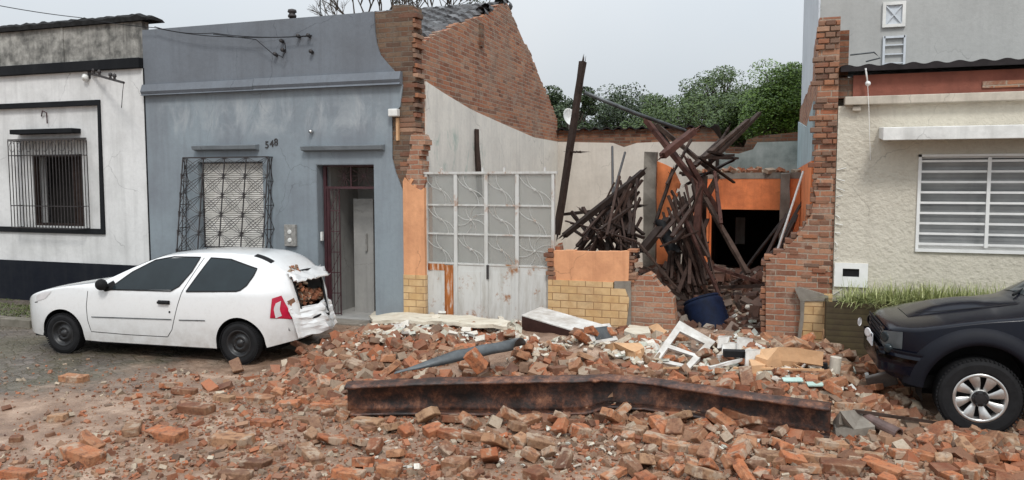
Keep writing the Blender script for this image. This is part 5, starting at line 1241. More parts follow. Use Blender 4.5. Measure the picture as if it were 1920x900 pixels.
def put_brick(x, y, k, sc, rz, tilt, label, group, dz=0):
    o = bpy.data.objects.new('brick', VAR[k]); COL.objects.link(o)
    h = .0375*sc
    o.rotation_euler = (tilt[0], tilt[1], rz); o.scale = (sc, sc, sc)
    ex = abs(math.sin(tilt[1]))*.12*sc+abs(math.sin(tilt[0]))*.06*sc
    o.location = (x, y, G(x, y)+h*abs(math.cos(tilt[0]))*abs(math.cos(tilt[1]))+ex*.8-.010+dz); MW[o.name] = I4
    tag(o, label, 'brick', group); PLACED.append((x, y, .13*sc)); return o
# foreground bricks read off the photograph: pixel centre-bottom, length in pixels, yaw, tilt, label
HB = [(132, 718, 50, .1, 0, 'flat mossy brick lying alone on the setts below the hatchback front wheel'),
 (101, 791, 30, .4, 0, 'squat grey-brown half brick alone on the muddy setts'),
 (362, 776, 64, .05, 0, 'clean orange brick with a chipped end, alone below the hatchback rear wheel'),
 (305, 826, 75, -.05, 0, 'long orange brick topped with mortar on the reddish mud'),
 (161, 843, 52, .1, .5, 'orange half brick leaning on another in the pair at the road edge'),
 (146, 868, 96, -.1, .1, 'long clean orange brick under the leaning half brick'),
 (22, 830, 26, .5, 0, 'small orange brick lump at the very edge of the road'),
 (24, 898, 60, .1, 0, 'orange brick cut off by the lower corner of the picture'),
 (485, 757, 52, .1, 0, 'brown brick lying flat just ahead of the beam end'),
 (412, 754, 42, 0, 0, 'dark brown brick lying flat between two orange ones'),
 (427, 838, 78, .1, 0, 'long tan-orange brick lying behind a shorter grey one'),
 (475, 878, 58, .2, 0, 'tan half brick with a square end in front of the tilted orange brick'),
 (576, 865, 62, -.5, .25, 'broad tan brick showing its square end on the mud'),
 (617, 837, 54, .7, .2, 'orange brick stood askew with a pointed corner'),
 (645, 900, 66, .1, 0, 'tan brick half out of the picture next to an orange one'),
 (435, 900, 60, .1, 0, 'dark grey-brown brick at the bottom edge of the road'),
 (684, 803, 58, 0, 0, 'flat tan brick right under the rusted beam'),
 (488, 800, 45, .1, 0, 'thin orange brick half sunk in reddish mud'),
 (845, 826, 56, -.2, .1, 'tan brick tilted up beside the dark gap under the beam'),
 (896, 862, 50, .2, 0, 'squat red-orange brick in front of the beam middle'),
 (1002, 900, 44, 1.2, 0, 'orange brick standing on end at the bottom of the road'),
 (852, 882, 48, 0, 0, 'brown brick with mortar behind a pair of orange stubs'),
 (968, 814, 34, .8, .3, 'small bright orange chip stood on its corner under the beam'),
 (1046, 806, 46, 1.0, .5, 'orange brick propped steeply against the underside of the beam'),
 (1084, 822, 40, .6, .2, 'orange wedge of brick below the bend of the beam'),
 (1150, 800, 60, 1.1, .6, 'brown brick leaning up under the bend of the beam'),
 (1195, 826, 42, 1.4, 0, 'upright brown brick under the second half of the beam'),
 (1236, 842, 60, -.1, .1, 'bright orange-red brick lying in front of the beam'),
 (1268, 852, 56, .15, .05, 'light orange brick touching a bright orange-red one'),
 (1318, 860, 60, .3, 0, 'orange and tan brick among loose mortar'),
 (1400, 842, 40, 0, 0, 'small square red brick below the rusted beam end'),
 (1585, 890, 88, .05, 0, 'long whole tan-orange brick at the lower edge of the heap'),
 (1535, 868, 60, -.2, 0, 'tan brick behind the long whole brick'),
 (1655, 892, 70, -.5, .1, 'brick pointing away beside the long whole brick'),
 (1446, 866, 62, .2, .05, 'orange-red brick with a chipped nose under the beam end'),
 (1490, 892, 52, .1, 0, 'red brick near the lower edge of the heap'),
 (1560, 846, 56, .3, .1, 'brown brick wedged just below the beam end'),
 (1700, 862, 56, .4, .1, 'small orange brick in front of the dark off-roader wheel'),
 (1740, 866, 52, -.2, .1, 'tan brick close to the tyre of the off-roader'),
 (1890, 842, 44, .1, .1, 'dusty orange brick behind the off-roader tyre'),
 (340, 742, 44, .3, .1, 'dark brown brick resting ahead of the hatchback rear wheel'),
 (1385, 800, 60, -.2, .2, 'brown brick stacked under the sloping half of the beam'),
 (600, 770, 44, .3, .1, 'tan brick lying off the torn end of the beam'),
 (565, 680, 46, .9, .5, 'square-ended brick stood on edge behind the hatchback'),
 (725, 896, 46, .2, .1, 'orange stub of brick at the bottom edge of the road')]
for (px_, py_, wpx, yaw, tl_, lab) in HB:
    p = PG(px_, py_-6, .03); sc = wpx/(F/((CR.transposed() @ (p-CAMP)).z*-1))/.29
    k = nb[0] % 10; nb[0] += 1
    if sc < .75: k = 10+nb[0] % 10; sc = sc*.29/.17
    sc = min(sc, 1.35); put_brick(p.x, p.y+.05, k, sc, yaw, (rb.uniform(-.06, .06), tl_), lab, 'loose bricks on the road')
SOFT = [('whole weathered brick among the loose bricks strewn below the beam', 'loose bricks below the beam'), ]
def clear(x, y, r):
    if any((x-a)**2+(y-c)**2 < (r+d)**2*.62 for a, c, d in PLACED): return False
    q = FI @ Vector((x, y, 0))
    if bd.x0-.1 < q.x < bd.x1 and -.1 < q.y < 1.7: return False
    q = F2I @ Vector((x, y, 0))
    if -.5 < q.x < 4 and -.12 < q.y < 1.9: return False
    return True
def beam_y(x):
    for (a, _, _), (c, _, _) in zip(ps[:-1], ps[1:]):
        if a.x <= x <= c.x: return a.y+(c.y-a.y)*(x-a.x)/(c.x-a.x)
    return None
tries = 0; cnt = {}
while nb[0] < 298 and tries < 60000:
    tries += 1
    px_, py_ = rb.uniform(150, 1920), rb.uniform(690, 905)
    den = ss(250, 900, px_)*.7+.12
    if py_ > 785 and px_ < 1150: den *= .2
    if px_ < 520: den *= .4
    if px_ > 1200: den += .45
    if px_ < 640 and py_ < 790: den *= .55
    if 640 < px_ < 1560 and 780 < py_ < 815+max(0, (px_-1150)*.08): den += .5
    if rb.random() > den: continue
    p = PG(px_, py_, .02); x, y = p.x, p.y; by = beam_y(x)
    if by is not None and by-.14 < y < by+.2: continue
    if y < -7.6: continue
    big = rb.random() < .55; k = rb.randrange(0, 10) if big else rb.randrange(10, 20); sc = rb.uniform(.7, 1.12) if big else rb.uniform(.7, 1.2)
    if not clear(x, y, .12*sc if big else .07*sc): continue
    heap = y > -3.9
    nearbeam = by is not None and y < by
    if x < -5.5: lab, gr = ('loose orange and brown brick lying between the hatchback and the beam end' if x > -7.2 else 'stray brick lying on the wet setts near the hatchback'), 'bricks near the hatchback'
    elif heap: lab, gr = 'brick lying on the rubble heap between the beam and the ruin', 'bricks on the heap'
    elif x > .7: lab, gr = 'broken brick strewn on the road before the dark off-roader', 'bricks before the off-roader'
    elif nearbeam and y > by-.9: lab, gr = 'broken brick lying close in front of the rusted beam', 'bricks in front of the beam'
    else: lab, gr = 'broken brick strewn on the reddish mud at the near side of the road', 'bricks on the near road'
    tl_ = (rb.uniform(-.15, .15), rb.uniform(-.15, .15)) if not (heap or nearbeam) else (rb.uniform(-.5, .5), rb.uniform(-.6, .6))
    put_brick(x, y, k, sc, rb.uniform(0, 6.28), tl_, lab, gr, 0); nb[0] += 1
print('bricks', nb[0], tries)

# ------------------------------------------------------------------ rubble in masses
def chunk(mb, p, s_, rr, flat=1.0, cube=False):
    L, W, H = s_*rr.uniform(.7, 1.5), s_*rr.uniform(.6, 1.0), s_*rr.uniform(.35, .75)*flat
    rot = Matrix.Rotation(rr.uniform(0, 6.28), 4, 'Z') @ Matrix.Rotation(rr.gauss(0, .5), 4, 'X') @ Matrix.Rotation(rr.gauss(0, .45), 4, 'Y')
    vs = []
    for (a, b_, c) in ((-1,-1,-1),(1,-1,-1),(1,1,-1),(-1,1,-1),(-1,-1,1),(1,-1,1),(1,1,1),(-1,1,1)):
        j = .22
        vs.append(Vector(p)+rot @ Vector((a*L/2*(1-j*rr.random()), b_*W/2*(1-j*1.6*rr.random()), c*H/2*(1-j*rr.random()))))
    mb.add(vs, [(0,3,2,1),(4,5,6,7),(0,1,5,4),(1,2,6,5),(2,3,7,6),(3,0,4,7)])
def inside_car(x, y):
    q = FI @ Vector((x, y, 0)); q2 = F2I @ Vector((x, y, 0))
    return (bd.x0-.05 < q.x < bd.x1-.05 and -.05 < q.y < 1.6) or (-.45 < q2.x < 4 and .25 < q2.y < 1.85)
def to_px(p):
    q = CR.transposed() @ (Vector(p)-CAMP); return (960+F*q.x/-q.z, 450-F*q.y/-q.z)
ZONES = [((972, 590), (1115, 628), (1120, 672), (1050, 655), (972, 632)), ((1095, 600), (1162, 600), (1162, 648), (1100, 648)), ((1215, 684), (1268, 598), (1350, 640), (1300, 700)),
 ((740, 702), (960, 645), (985, 650), (960, 680), (860, 700)), ((1405, 650), (1550, 648), (1550, 694), (1405, 694)), ((1115, 640), (1212, 640), (1212, 678), (1115, 674)), ((1340, 648), (1425, 648), (1425, 696), (1340, 696)), ((1285, 540), (1375, 540), (1375, 630), (1285, 630)), ((690, 580), (960, 590), (960, 614), (690, 606))]
def hidden_zone(p):
    x, y = to_px(p)
    for z_ in ZONES:
        c = False
        for i in range(len(z_)):
            a, b_ = z_[i], z_[i-1]
            if (a[1] > y) != (b_[1] > y) and x < (b_[0]-a[0])*(y-a[1])/(b_[1]-a[1])+a[0]: c = not c
        if c: return True
    return False
rc = random.Random(21)
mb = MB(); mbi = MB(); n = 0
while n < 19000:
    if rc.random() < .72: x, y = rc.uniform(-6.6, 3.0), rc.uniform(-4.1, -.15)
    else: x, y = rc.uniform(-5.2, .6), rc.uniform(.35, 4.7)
    a = ss(-6.5, -4.7, x)*(1-.3*ss(1.4, 3.2, x))*ss(-4.4, -3.2, y) if y < 0 else (1 if x > -3.4 else .5)
    if rc.random() > a or inside_car(x, y): continue
    by = beam_y(x)
    if by is not None and abs(y-by) < .1: continue
    s_ = min(.17, .036*math.exp(abs(rc.gauss(0, .68))))
    if y < 0 and hidden_zone((x, y, G(x, y)+.05)) and s_ > .035: n += 1; continue
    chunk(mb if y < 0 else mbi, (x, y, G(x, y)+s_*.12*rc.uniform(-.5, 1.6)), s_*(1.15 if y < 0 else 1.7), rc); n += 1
q = mb.build('brick_rubble', M['brick_rubble']); tag(q, 'heap of broken brick rubble spilling from the collapsed house front', 'rubble', kind='stuff')
q = mbi.build('shaded_inner_rubble', M['shaded_inner_rubble']); tag(q, 'wet-brown rubble and splinters filling the rooms of the ruin, colour darkened for shade', 'rubble', kind='stuff')
mb = MB(); n = 0
while n < 26000:
    x, y = rc.uniform(-10.5, 3.2), rc.uniform(-8.2, -3.2); a = .06+.94*ss(-8.5, -3.5, x)
    if noise.noise(Vector((x*1.3, y*1.3, 5))) < rc.uniform(-.5, .35): a *= .3
    if rc.random() > a or inside_car(x, y): continue
    s_ = min(.085, .012*math.exp(abs(rc.gauss(0, .85)))); by = beam_y(x)
    if by is not None and abs(y-by) < .2 and s_ > .05: continue
    chunk(mb, (x, y, G(x, y)+s_*.15), s_, rc); n += 1
q = mb.build('brick_crumbs', M['brick_rubble']); tag(q, 'brick crumbs and mortar grit scattered over the muddy road', 'rubble', kind='stuff')
mb = MB(); n = 0
zones = [((690, 585), (1000, 640), 130, .13), ((1000, 640), (1460, 700), 260, .09), ((1180, 610), (1440, 690), 170, .10), ((1320, 690), (1600, 735), 90, .09), ((660, 600), (1000, 690), 60, .07), ((560, 620), (700, 700), 12, .06), ((1600, 700), (1700, 800), 30, .05), ((680, 780), (1500, 880), 60, .045), ((1350, 500), (1430, 560), 60, .13)]
for (a, c, k, mxs) in zones:
    for _ in range(int(k*1.6)):
        px_, py_ = rc.uniform(a[0], c[0]), rc.uniform(a[1], c[1]); p = PG(px_, py_, .42)
        for _i in range(3): p = PG(px_, py_, G(p.x, p.y)+.03)
        if inside_car(p.x, p.y) or p.y > 4.6 or (hidden_zone(p) and rc.random() < .8): continue
        s_ = rc.uniform(.03, mxs); chunk(mb, (p.x, p.y, G(p.x, p.y)+s_*.25+.02), s_*1.3, rc, .55)
q = mb.build('plaster_rubble', M['pale_rubble']); tag(q, 'pale plaster and tile fragments scattered over the brick heap', 'rubble', kind='stuff')
# bricks and dirt inside the crushed boot
mb = MB()
for _ in range(330):
    x = rc.uniform(hx0_-.1, bd.x1-.16); y = rc.uniform(.28, 1.27); h = min(.90, bd.top(min(x, hx1_))-.05)-.05*((y-.75)/.5)**2-.02*ss(hx1_, bd.x1, x)+rc.uniform(-.09, .02)
    chunk(mb, FR @ Vector((x, y, h)), rc.uniform(.05, .13), rc)
mb2 = MB()
for i in range(10):
    mb2.face([FR @ Vector((hx0_-.3, .26, .5)), FR @ Vector((bd.x1-.15, .26, .42)), FR @ Vector((bd.x1-.15, 1.29, .42)), FR @ Vector((hx0_-.3, 1.29, .5))]) if i == 0 else None
q = mb.build('boot_rubble', M['brick_rubble']); tag(q, 'brick rubble filling the crushed boot of the white hatchback', 'rubble', kind='stuff')
mb = MB()
for _ in range(70):
    x = rc.uniform(hx0_-.08, hx0_+.18); t = rc.uniform(-.85, -.2); v_ = bd.cap(x, t, .015); chunk(mb, FR @ v_, rc.uniform(.02, .055), rc)
q = mb.build('dirt_on_tailgate', M['brick_rubble']); tag(q, 'dusty mortar crumbs lying on the bent rear edge of the hatchback', 'rubble', kind='stuff')

def slab(name, label, cat, poly, th, mat, rough_=.02, sub=8, tilt=None):
    """broken slab: poly of world points (top), thickness down"""
    bm = bmesh.new(); vs = [bm.verts.new(p) for p in poly]; f_ = bm.faces.new(vs)
    e = bmesh.ops.extrude_face_region(bm, geom=[f_]); 
    for v in [g for g in e['geom'] if isinstance(g, bmesh.types.BMVert)]: v.co.z -= th
    bmesh.ops.recalc_face_normals(bm, faces=bm.faces); bmesh.ops.triangulate(bm, faces=bm.faces)
    for _ in range(3): bmesh.ops.subdivide_edges(bm, edges=[e_ for e_ in bm.edges if e_.calc_length() > .09], cuts=1); bmesh.ops.triangulate(bm, faces=bm.faces)
    for v in bm.verts: v.co += Vector((noise.noise(v.co*7), noise.noise(v.co*7+Vector((9, 0, 0))), noise.noise(v.co*5+Vector((0, 9, 0)))*.8))*rough_
    m2 = MB(); m2.add([v.co.copy() for v in bm.verts], []); bm.verts.index_update(); m2.f = [[v.index for v in f2.verts] for f2 in bm.faces]; m2.mi = [0]*len(m2.f); bm.free()
    o = m2.build(name, mat); return tag(o, label, cat)
def onG(px_, py_, lift=.05):
    p = PG(px_, py_, .4)
    for _ in range(6): p = PG(px_, py_, G(p.x, p.y)+lift)
    return p
# long pale slab at the gate foot
slab('plaster_chunk', 'long cream plaster slab lying at the foot of the metal gate', 'plaster chunk', [onG(*q, .12) for q in ((692, 592), (700, 584), (720, 580), (790, 588), (880, 592), (955, 603), (950, 612), (880, 606), (800, 602), (740, 600), (700, 602))], .05, M['pale_slab'], .03)
slab('plaster_chunk', 'pale triangular plaster chunk leaning in front of the long cream slab', 'plaster chunk', [onG(*q, .10) for q in ((722, 628), (734, 608), (762, 606), (756, 618), (738, 632))], .03, M['white_debris'], .01)
slab('plaster_chunk', 'small white plaster flake below the triangular chunk', 'plaster chunk', [onG(*q, .10) for q in ((753, 622), (766, 621), (768, 638), (757, 641))], .03, M['white_debris'], .008)
slab('plaster_chunk', 'thin white plaster strip right of the gate rubble', 'plaster chunk', [onG(*q, .10) for q in ((855, 618), (885, 620), (890, 628), (865, 625))], .025, M['white_debris'], .01)
# peach slabs
def tslab(name, label, pts, th, mat, rough_=.015, lift=.12): return slab(name, label, 'wall fragment', [onG(*q, lift) for q in pts], th, mat, rough_)
tslab('wall_fragment', 'large peach-topped wall fragment lying flat before the tiled column', ((1416, 668), (1425, 656), (1460, 650), (1500, 652), (1544, 660), (1520, 668), (1470, 672), (1440, 674)), .16, M['peach_slab'], .015, .2)
tslab('wall_fragment', 'low brown-sided wall fragment with orange paint below the white framed panel', ((1120, 652), (1150, 642), (1200, 643), (1208, 652), (1190, 660), (1125, 660)), .15, M['peach_slab'], .012, .16)
tslab('wall_fragment', 'yellow-orange painted block standing against the brown-sided fragment', ((1170, 660), (1176, 654), (1200, 655), (1203, 662), (1180, 665)), .14, M['peach_slab'], .012, .15)
tslab('wall_fragment', 'peach fragment with a pale green corner below the broken wall', ((1170, 620), (1180, 609), (1216, 612), (1220, 624), (1190, 627)), .07, M['pale_slab'], .01, .12)
tslab('wall_fragment', 'curved orange flake beside the corner of the white window frame', ((1216, 612), (1232, 606), (1250, 620), (1240, 632), (1228, 624)), .05, M['peach_slab'], .01, .12)
tslab('wall_fragment', 'squat orange lump at the end of the peach-topped fragment', ((1402, 672), (1420, 664), (1440, 672), (1436, 684), (1410, 686)), .12, M['peach_slab'], .012, .14)
tslab('wall_fragment', 'big flat chunk of bricks and mortar touching the beam end', ((1562, 790), (1575, 770), (1620, 768), (1648, 778), (1640, 800), (1600, 806), (1566, 802)), .13, M['concrete'], .015, .10)
# upright brick chunk and short white pipe stub before the planter
mb = MB(); p = onG(1552, 656, .0); mb.obox(Matrix.Translation(p+Vector((0, 0, .13))) @ Matrix.Rotation(.1, 4, 'Y'), (.15, .10, .28)); q = mb.build('painted_brick', M['peach_slab'], bevel=.008); tag(q, 'pinkish painted brick stood on end at the corner of the planter', 'brick')
mb = MB(); p = onG(1563, 706, 0); mb.tube([p+Vector((0, 0, -.02)), p+Vector((.02, 0, .22))], .06, 14); mb.k = 1; mb.box(tuple(p+Vector((-.13, -.03, .03))), tuple(p+Vector((-.065, .06, .14)))); q = mb.build('pipe_stub', [M['cream_trim'], M['dark']]); tag(q, 'short whitish pipe stub standing in the rubble below the pinkish brick', 'pipe')
# cabinet: white top, brown sides, lying tilted
c0, c1, c2, c3 = onG(978, 620, .32), onG(1098, 668, .18), onG(1135, 622, .22), onG(1032, 592, .36)
p0 = PG(978, 593, .60); p1 = PG(1108, 632, .46); d = (p1-p0); wv = Vector((.12, .52, .04)); 
cb = thing('fallen_cabinet', 'red-brown cabinet with white top lying tilted against the tiled wall', 'cabinet', p0)
mb = MB(); dn = Vector((0, .0, -.24)); T = [p0, p1, p1+wv, p0+wv]; mb.add(T+[t+dn for t in T], [(0,1,2,3),(7,6,5,4),(0,4,5,1),(1,5,6,2),(2,6,7,3),(3,7,4,0)]); mb.build('carcass', M['timber_red'], cb, bevel=.006)
mb = MB(); u3 = Vector((0, 0, .004)); T2 = [p0+u3, p0.lerp(p1, .72)+u3, p1.lerp(p1+wv, .45).lerp(p0, .08)+u3, p1+wv+u3, p0+wv+u3]; mb.face(T2); mb.add(T2+[t+Vector((0, 0, .014)) for t in T2], [(5,6,7,8,9),(0,1,6,5),(1,2,7,6),(2,3,8,7),(3,4,9,8),(4,0,5,9)]); mb.build('white_top', M['white_debris'], cb)
# white framed panel leaning on its end
fp = thing('framed_panel', 'small white framed panel with grey inset propped on the cabinet end', 'panel', p1)
a0, a1, a2, a3 = PG(1112, 645, .44), PG(1159, 637, .42), PG(1143, 606, .60), PG(1098, 611, .62)
def quadslab(mb, qs, th):
    n_ = (qs[1]-qs[0]).cross(qs[3]-qs[0]).normalized()*th; mb.add(list(qs)+[v+n_ for v in qs], [(0,1,2,3),(7,6,5,4),(0,4,5,1),(1,5,6,2),(2,6,7,3),(3,7,4,0)])
mb = MB(); quadslab(mb, [a0, a1, a2, a3], -.025); mb.build('frame', M['white_debris'], fp)
ctr = (a0+a1+a2+a3)/4; qs = [ctr.lerp(v, .68)+(a1-a0).cross(a3-a0).normalized()*.004 for v in (a0, a1, a2, a3)]; mb = MB(); quadslab(mb, qs, .002); mb.build('inset', M['galv'], fp)
# white broken window frame / panel with holes
wf = thing('broken_panel', 'white broken window frame with two dark openings leaning in the rubble', 'window frame', onG(1280, 670, 0))
A, B_, C_, D_ = PG(1222, 676, .36), PG(1294, 690, .32), PG(1342, 640, .52), PG(1274, 601, .76)
def bil(u, v): return A.lerp(B_, u).lerp(D_.lerp(C_, u), v)
mb = MB(); cells = [(0, 1, 0, .08), (0, 1, .36, .44), (0, 1, .80, 1), (0, .16, .08, .36), (.84, 1, .08, .36), (0, .16, .44, .80), (.84, 1, .44, .80)]
for (u0, u1, v0, v1) in cells: quadslab(mb, [bil(u0, v0), bil(u1, v0), bil(u1, v1), bil(u0, v1)], -.04)
mb.build('frame', M['white_debris'], wf)
# twisted white appliance remains
for i, (q0, q1, w, lab) in enumerate((((1345, 668), (1422, 662), .035, 'white plastic rail lying across the shattered white pieces'), ((1330, 690), (1400, 672), .03, 'thin grey-white rail in front of the shattered white pieces'),
        ((1375, 690), (1545, 694), .022, 'long cream stick lying in front of the peach-topped fragment'), ((1435, 658), (1505, 692), .018, 'slim cream stick leaning on the peach-topped fragment'),
        ((1600, 770), (1768, 794), .028, 'long brown pole with a white end lying before the off-roader'), ((1245, 690), (1272, 690), .02, 'short pale batten lying before the white window frame'))):
    P0, P1 = onG(*q0, .13), onG(*q1, .11); mb = MB(); mb.bar(P0, P1, w, jit=.003, seg=4)
    tag(mb.build('stick' if i > 1 else 'rail', M['peach_slab'] if i in (2, 3, 5) else (M['white_debris'] if i < 2 else M['timber'])), lab, 'stick' if i > 1 else 'rail')
bw = thing('shattered_appliance', 'shattered white plastic housing with dark openings beside the window frame', 'appliance', onG(1380, 680, 0))
for (q0, q1, h) in (((1352, 668), (1376, 664), .10), ((1380, 664), (1404, 662), .14), ((1396, 692), (1418, 688), .16), ((1345, 655), (1362, 652), .10)):
    P0, P1 = onG(*q0, .05), onG(*q1, .05); mb = MB(); quadslab(mb, [P0, P1, P1+Vector((.03, .12, h)), P0+Vector((.0, .14, h))], .02); quadslab(mb, [P0+Vector((0, .14, h)), P1+Vector((0, .12, h)), P1+Vector((.05, .3, h*.7)), P0+Vector((.0, .3, h*.9))], .02); mb.build('panel', M['white_debris'], bw)
mb = MB(); p = onG(1386, 676, .02); mb.obox(Matrix.Translation(p+Vector((0, .1, .06))) @ Matrix.Rotation(.2, 4, 'Z'), (.36, .12, .07)); mb.build('dark_interior', M['dark'], bw)
for (q, w, lab) in (((1486, 712), .20, 'flat pale green glass shard, the larger of the two'), ((1528, 720), .16, 'smaller pale green glass shard nearest the pipe stub')):
    P0 = onG(*q, .08); mb = MB(); mb.obox(Matrix.Translation(P0) @ Matrix.Rotation(.15, 4, 'X') @ Matrix.Rotation(.2, 4, 'Z'), (w, .10, .012)); tag(mb.build('glass_shard', M['glass_green']), lab, 'glass')
# clay pipe, grey piece under the off-roader
P0, P1 = onG(1622, 782, .08), onG(1685, 815, .09); mb = MB(); mb.tube([P0, P1], [.05, .062], 16, False); mb.tube([P1, P0], [.05, .04], 16, False); mb.lathe([(.062, 0), (.05, .001)], P1, (P1-P0), 16); q = mb.build('clay_pipe', M['pipe_clay'], smooth=False); tag(q, 'short brown pipe with an open end among the bricks before the off-roader', 'pipe')
mb = MB(); mb.lathe([(.049, -.005), (0, -.006)], P1, (P1-P0), 16); ii = None
gp = thing('bumper_fragment', 'crumpled grey bumper piece under the nose of the off-roader', 'bumper piece', onG(1650, 740, 0))
p = onG(1652, 742, 0); mb = MB(); R3 = Matrix.Translation(p+Vector((0, 0, .17))) @ Matrix.Rotation(-.35, 4, 'Y') @ Matrix.Rotation(.5, 4, 'X'); mb.obox(R3, (.30, .04, .20)); mb.build('shell', M['grey_plastic'], gp, bevel=.015)
mb = MB(); mb.obox(R3 @ Matrix.Translation((.02, .05, -.10)), (.26, .05, .05)); mb.obox(R3 @ Matrix.Translation((-.12, .04, 0)), (.04, .05, .2)); mb.build('bracket', M['steel_plate'], gp, bevel=.005)
# clump standing on the gutter
rb2 = random.Random(3); me = brick_mesh('brick', rb2, .24, .15, .13, 1); p = PG(893, 676, .56); o = bpy.data.objects.new('brick_clump', me); COL.objects.link(o); o.location = p; o.rotation_euler = (.3, .9, .4); tag(o, 'orange and tan brick clump resting on the crushed grey gutter', 'brick')
# blue drum in the opening
dr_ = thing('blue_drum', 'dark blue ribbed plastic drum tipped over in the doorway rubble', 'drum', PF(1330, 620, .6))
p = PF(1328, 600, .75); ax = Vector((-.35, .30, .9)).normalized(); b0 = p-ax*.42; mb = MB()
prof = [(0, -.02), (.27, 0)]+[(.30+(.010 if k % 2 else 0), .03+.034*k) for k in range(20)]+[(.28, .72), (.25, .74)]
mb.lathe(prof, b0, ax, 36); mb.build('shell', M['blue_plastic'], dr_, smooth=True)
mb = MB(); mb.lathe([(.245, .735), (.26, .765), (.285, .76), (.285, .73)], b0, ax, 36); mb.lathe([(.24, .72), (0, .715)], b0, ax, 36); mb.build('rim', M['blue_plastic'], dr_, smooth=True)

# ================================================================== ROOF TIMBERS
def P3(a): return PF(a[0], a[1], a[2])
def timber(a, c, w, mat, name, label, h=None, cat='timber', group=None, jit=.006, seg=6):
    mb = MB(); A_, C_ = P3(a), P3(c); w *= .86; mb.bar(A_, C_, w, h or w*.8, jit=jit, seg=seg)
    d_ = (C_-A_).normalized()
    for e_, sg in ((A_, -1), (C_, 1)):
        for _ in range(5):
            o_ = Vector((R_.uniform(-1, 1), R_.uniform(-1, 1), R_.uniform(-1, 1)))*w*.32; mb.tube([e_+o_-d_*sg*.05, e_+o_+d_*sg*R_.uniform(.02, .16)], [w*.16, w*.02], 4)
    for _ in range(4):
        t_ = R_.random(); o_ = Vector((R_.uniform(-1, 1), -.6, R_.uniform(-1, 1)))*w*.5; mb.tube([A_.lerp(C_, t_)+o_, A_.lerp(C_, t_)+o_+Vector((R_.uniform(-.04, .04), -.05, R_.uniform(-.03, .05)))], .005, 4)
    return tag(mb.build(name, M[mat], bevel=0), label, cat, group)
timber((1093, 116, 1.4), (1044, 440, .9), .115, 'timber_dark', 'leaning_post', 'tall dark roof post leaning up beside the metal gate', seg=10)
timber((1070, 285, 1.1), (1090, 285, 1.1), .045, 'timber_dark', 'peg', 'short peg sticking out of the tall leaning post')
mb = MB(); mb.tube([P3((1097, 174, 1.5)), P3((1190, 212, 2.2)), P3((1285, 246, 3))], .035, 8); tag(mb.build('grey_pole', M['galv'], smooth=True), 'long grey metal pole sloping from the tall leaning post to the timbers', 'pole')
TB = [((1212, 226, 2.8), (1312, 352, 2.2), .12, 'timber_red', 'reddish rafter running from the grey pole down to the broken upright'),
 ((1232, 235, 3.1), (1340, 325, 2.8), .10, 'timber', 'grey-brown rafter crossing behind the reddish one'),
 ((1242, 292, 2.0), (1300, 246, 2.6), .15, 'timber_red', 'short thick rafter crossing the heap above the concrete post'),
 ((1312, 346, 1.7), (1303, 505, 1.5), .12, 'timber_red', 'broken upright under the meeting point of the rafters'),
 ((1322, 330, 2.6), (1318, 480, 2.6), .10, 'timber', 'paler upright just behind the broken reddish one'),
 ((1402, 226, 4.2), (1302, 312, 2.4), .09, 'timber', 'long rafter rising to the trees, upper one of the pair'),
 ((1424, 212, 4.6), (1330, 306, 2.8), .09, 'timber', 'long rafter rising to the trees, lower one of the pair'),
 ((1322, 372, 2.2), (1402, 514, 1.2), .085, 'timber', 'brown rafter slanting across the dark doorway'),
 ((1058, 442, 1.0), (1206, 322, 2.2), .12, 'timber_dark', 'heavy dark beam rising from the low wall to the concrete post'),
 ((1055, 402, 2.0), (1200, 386, 2.4), .08, 'timber_dark', 'dark horizontal beam behind the low peach wall'),
 ((1204, 470, 1.0), (1252, 412, 1.6), .15, 'timber_dark', 'thick charred beam end in front of the orange wall stub'),
 ((1216, 516, .6), (1292, 566, .8), .08, 'timber_dark', 'dark beam slanting over the broken brick wall'),
 ((1290, 300, 2.2), (1345, 395, 2.4), .11, 'timber_red', 'thick reddish rafter stub above the doorway corner'),
 ((1345, 330, 2.8), (1310, 400, 2.5), .10, 'timber', 'short rafter leaning the other way at the doorway corner'),
 ((1308, 492, 1.4), (1422, 528, 1.6), .08, 'timber_red', 'fallen rafter lying along the foot of the doorway'),
 ((1440, 500, 1.6), (1500, 385, 3.2), .05, 'timber_dark', 'dark lath leaning against the brick remnant'),
 ((1385, 520, 2.4), (1470, 410, 3.6), .05, 'timber_dark', 'thin rafter standing in the dark doorway'),
 ((1228, 232, 3.2), (1275, 300, 2.9), .06, 'timber', 'thin batten beside the top of the reddish rafter'),
 ((1350, 262, 3.4), (1290, 318, 2.6), .06, 'timber_dark', 'dark batten under the pair of long rafters'),
 ((1366, 240, 3.6), (1330, 300, 3.0), .05, 'timber_dark', 'thin dark batten between the pair of long rafters')]
TB += [((1262, 318, 2.6), (1228, 420, 1.9), .06, 'timber_dark', 'dark batten crossing the top of the orange wall stub'),
 ((1296, 262, 3.0), (1250, 345, 2.2), .05, 'timber', 'pale batten dropping from the crossing rafters to the orange stub'),
 ((1376, 300, 3.2), (1288, 345, 2.4), .055, 'timber_dark', 'near-level dark batten at the knot of rafters'),
 ((1340, 322, 2.2), (1352, 420, 1.6), .06, 'timber_red', 'short reddish stud hanging at the doorway jamb'),
 ((1282, 405, 1.5), (1348, 552, .8), .055, 'timber_red', 'reddish rafter piece sloping into the dark drum'),
 ((1196, 455, .9), (1268, 540, .7), .05, 'timber', 'brown batten sloping over the broken brick wall'),
 ((1150, 378, 1.8), (1082, 462, .9), .055, 'timber_dark', 'dark batten crossing below the heavy rising beam'),
 ((1088, 392, 1.9), (1176, 466, .8), .045, 'timber', 'brown batten sloping the other way behind the low wall')]
for a, c, w, m_, lab in TB: timber(a, c, w, m_, 'rafter', lab)
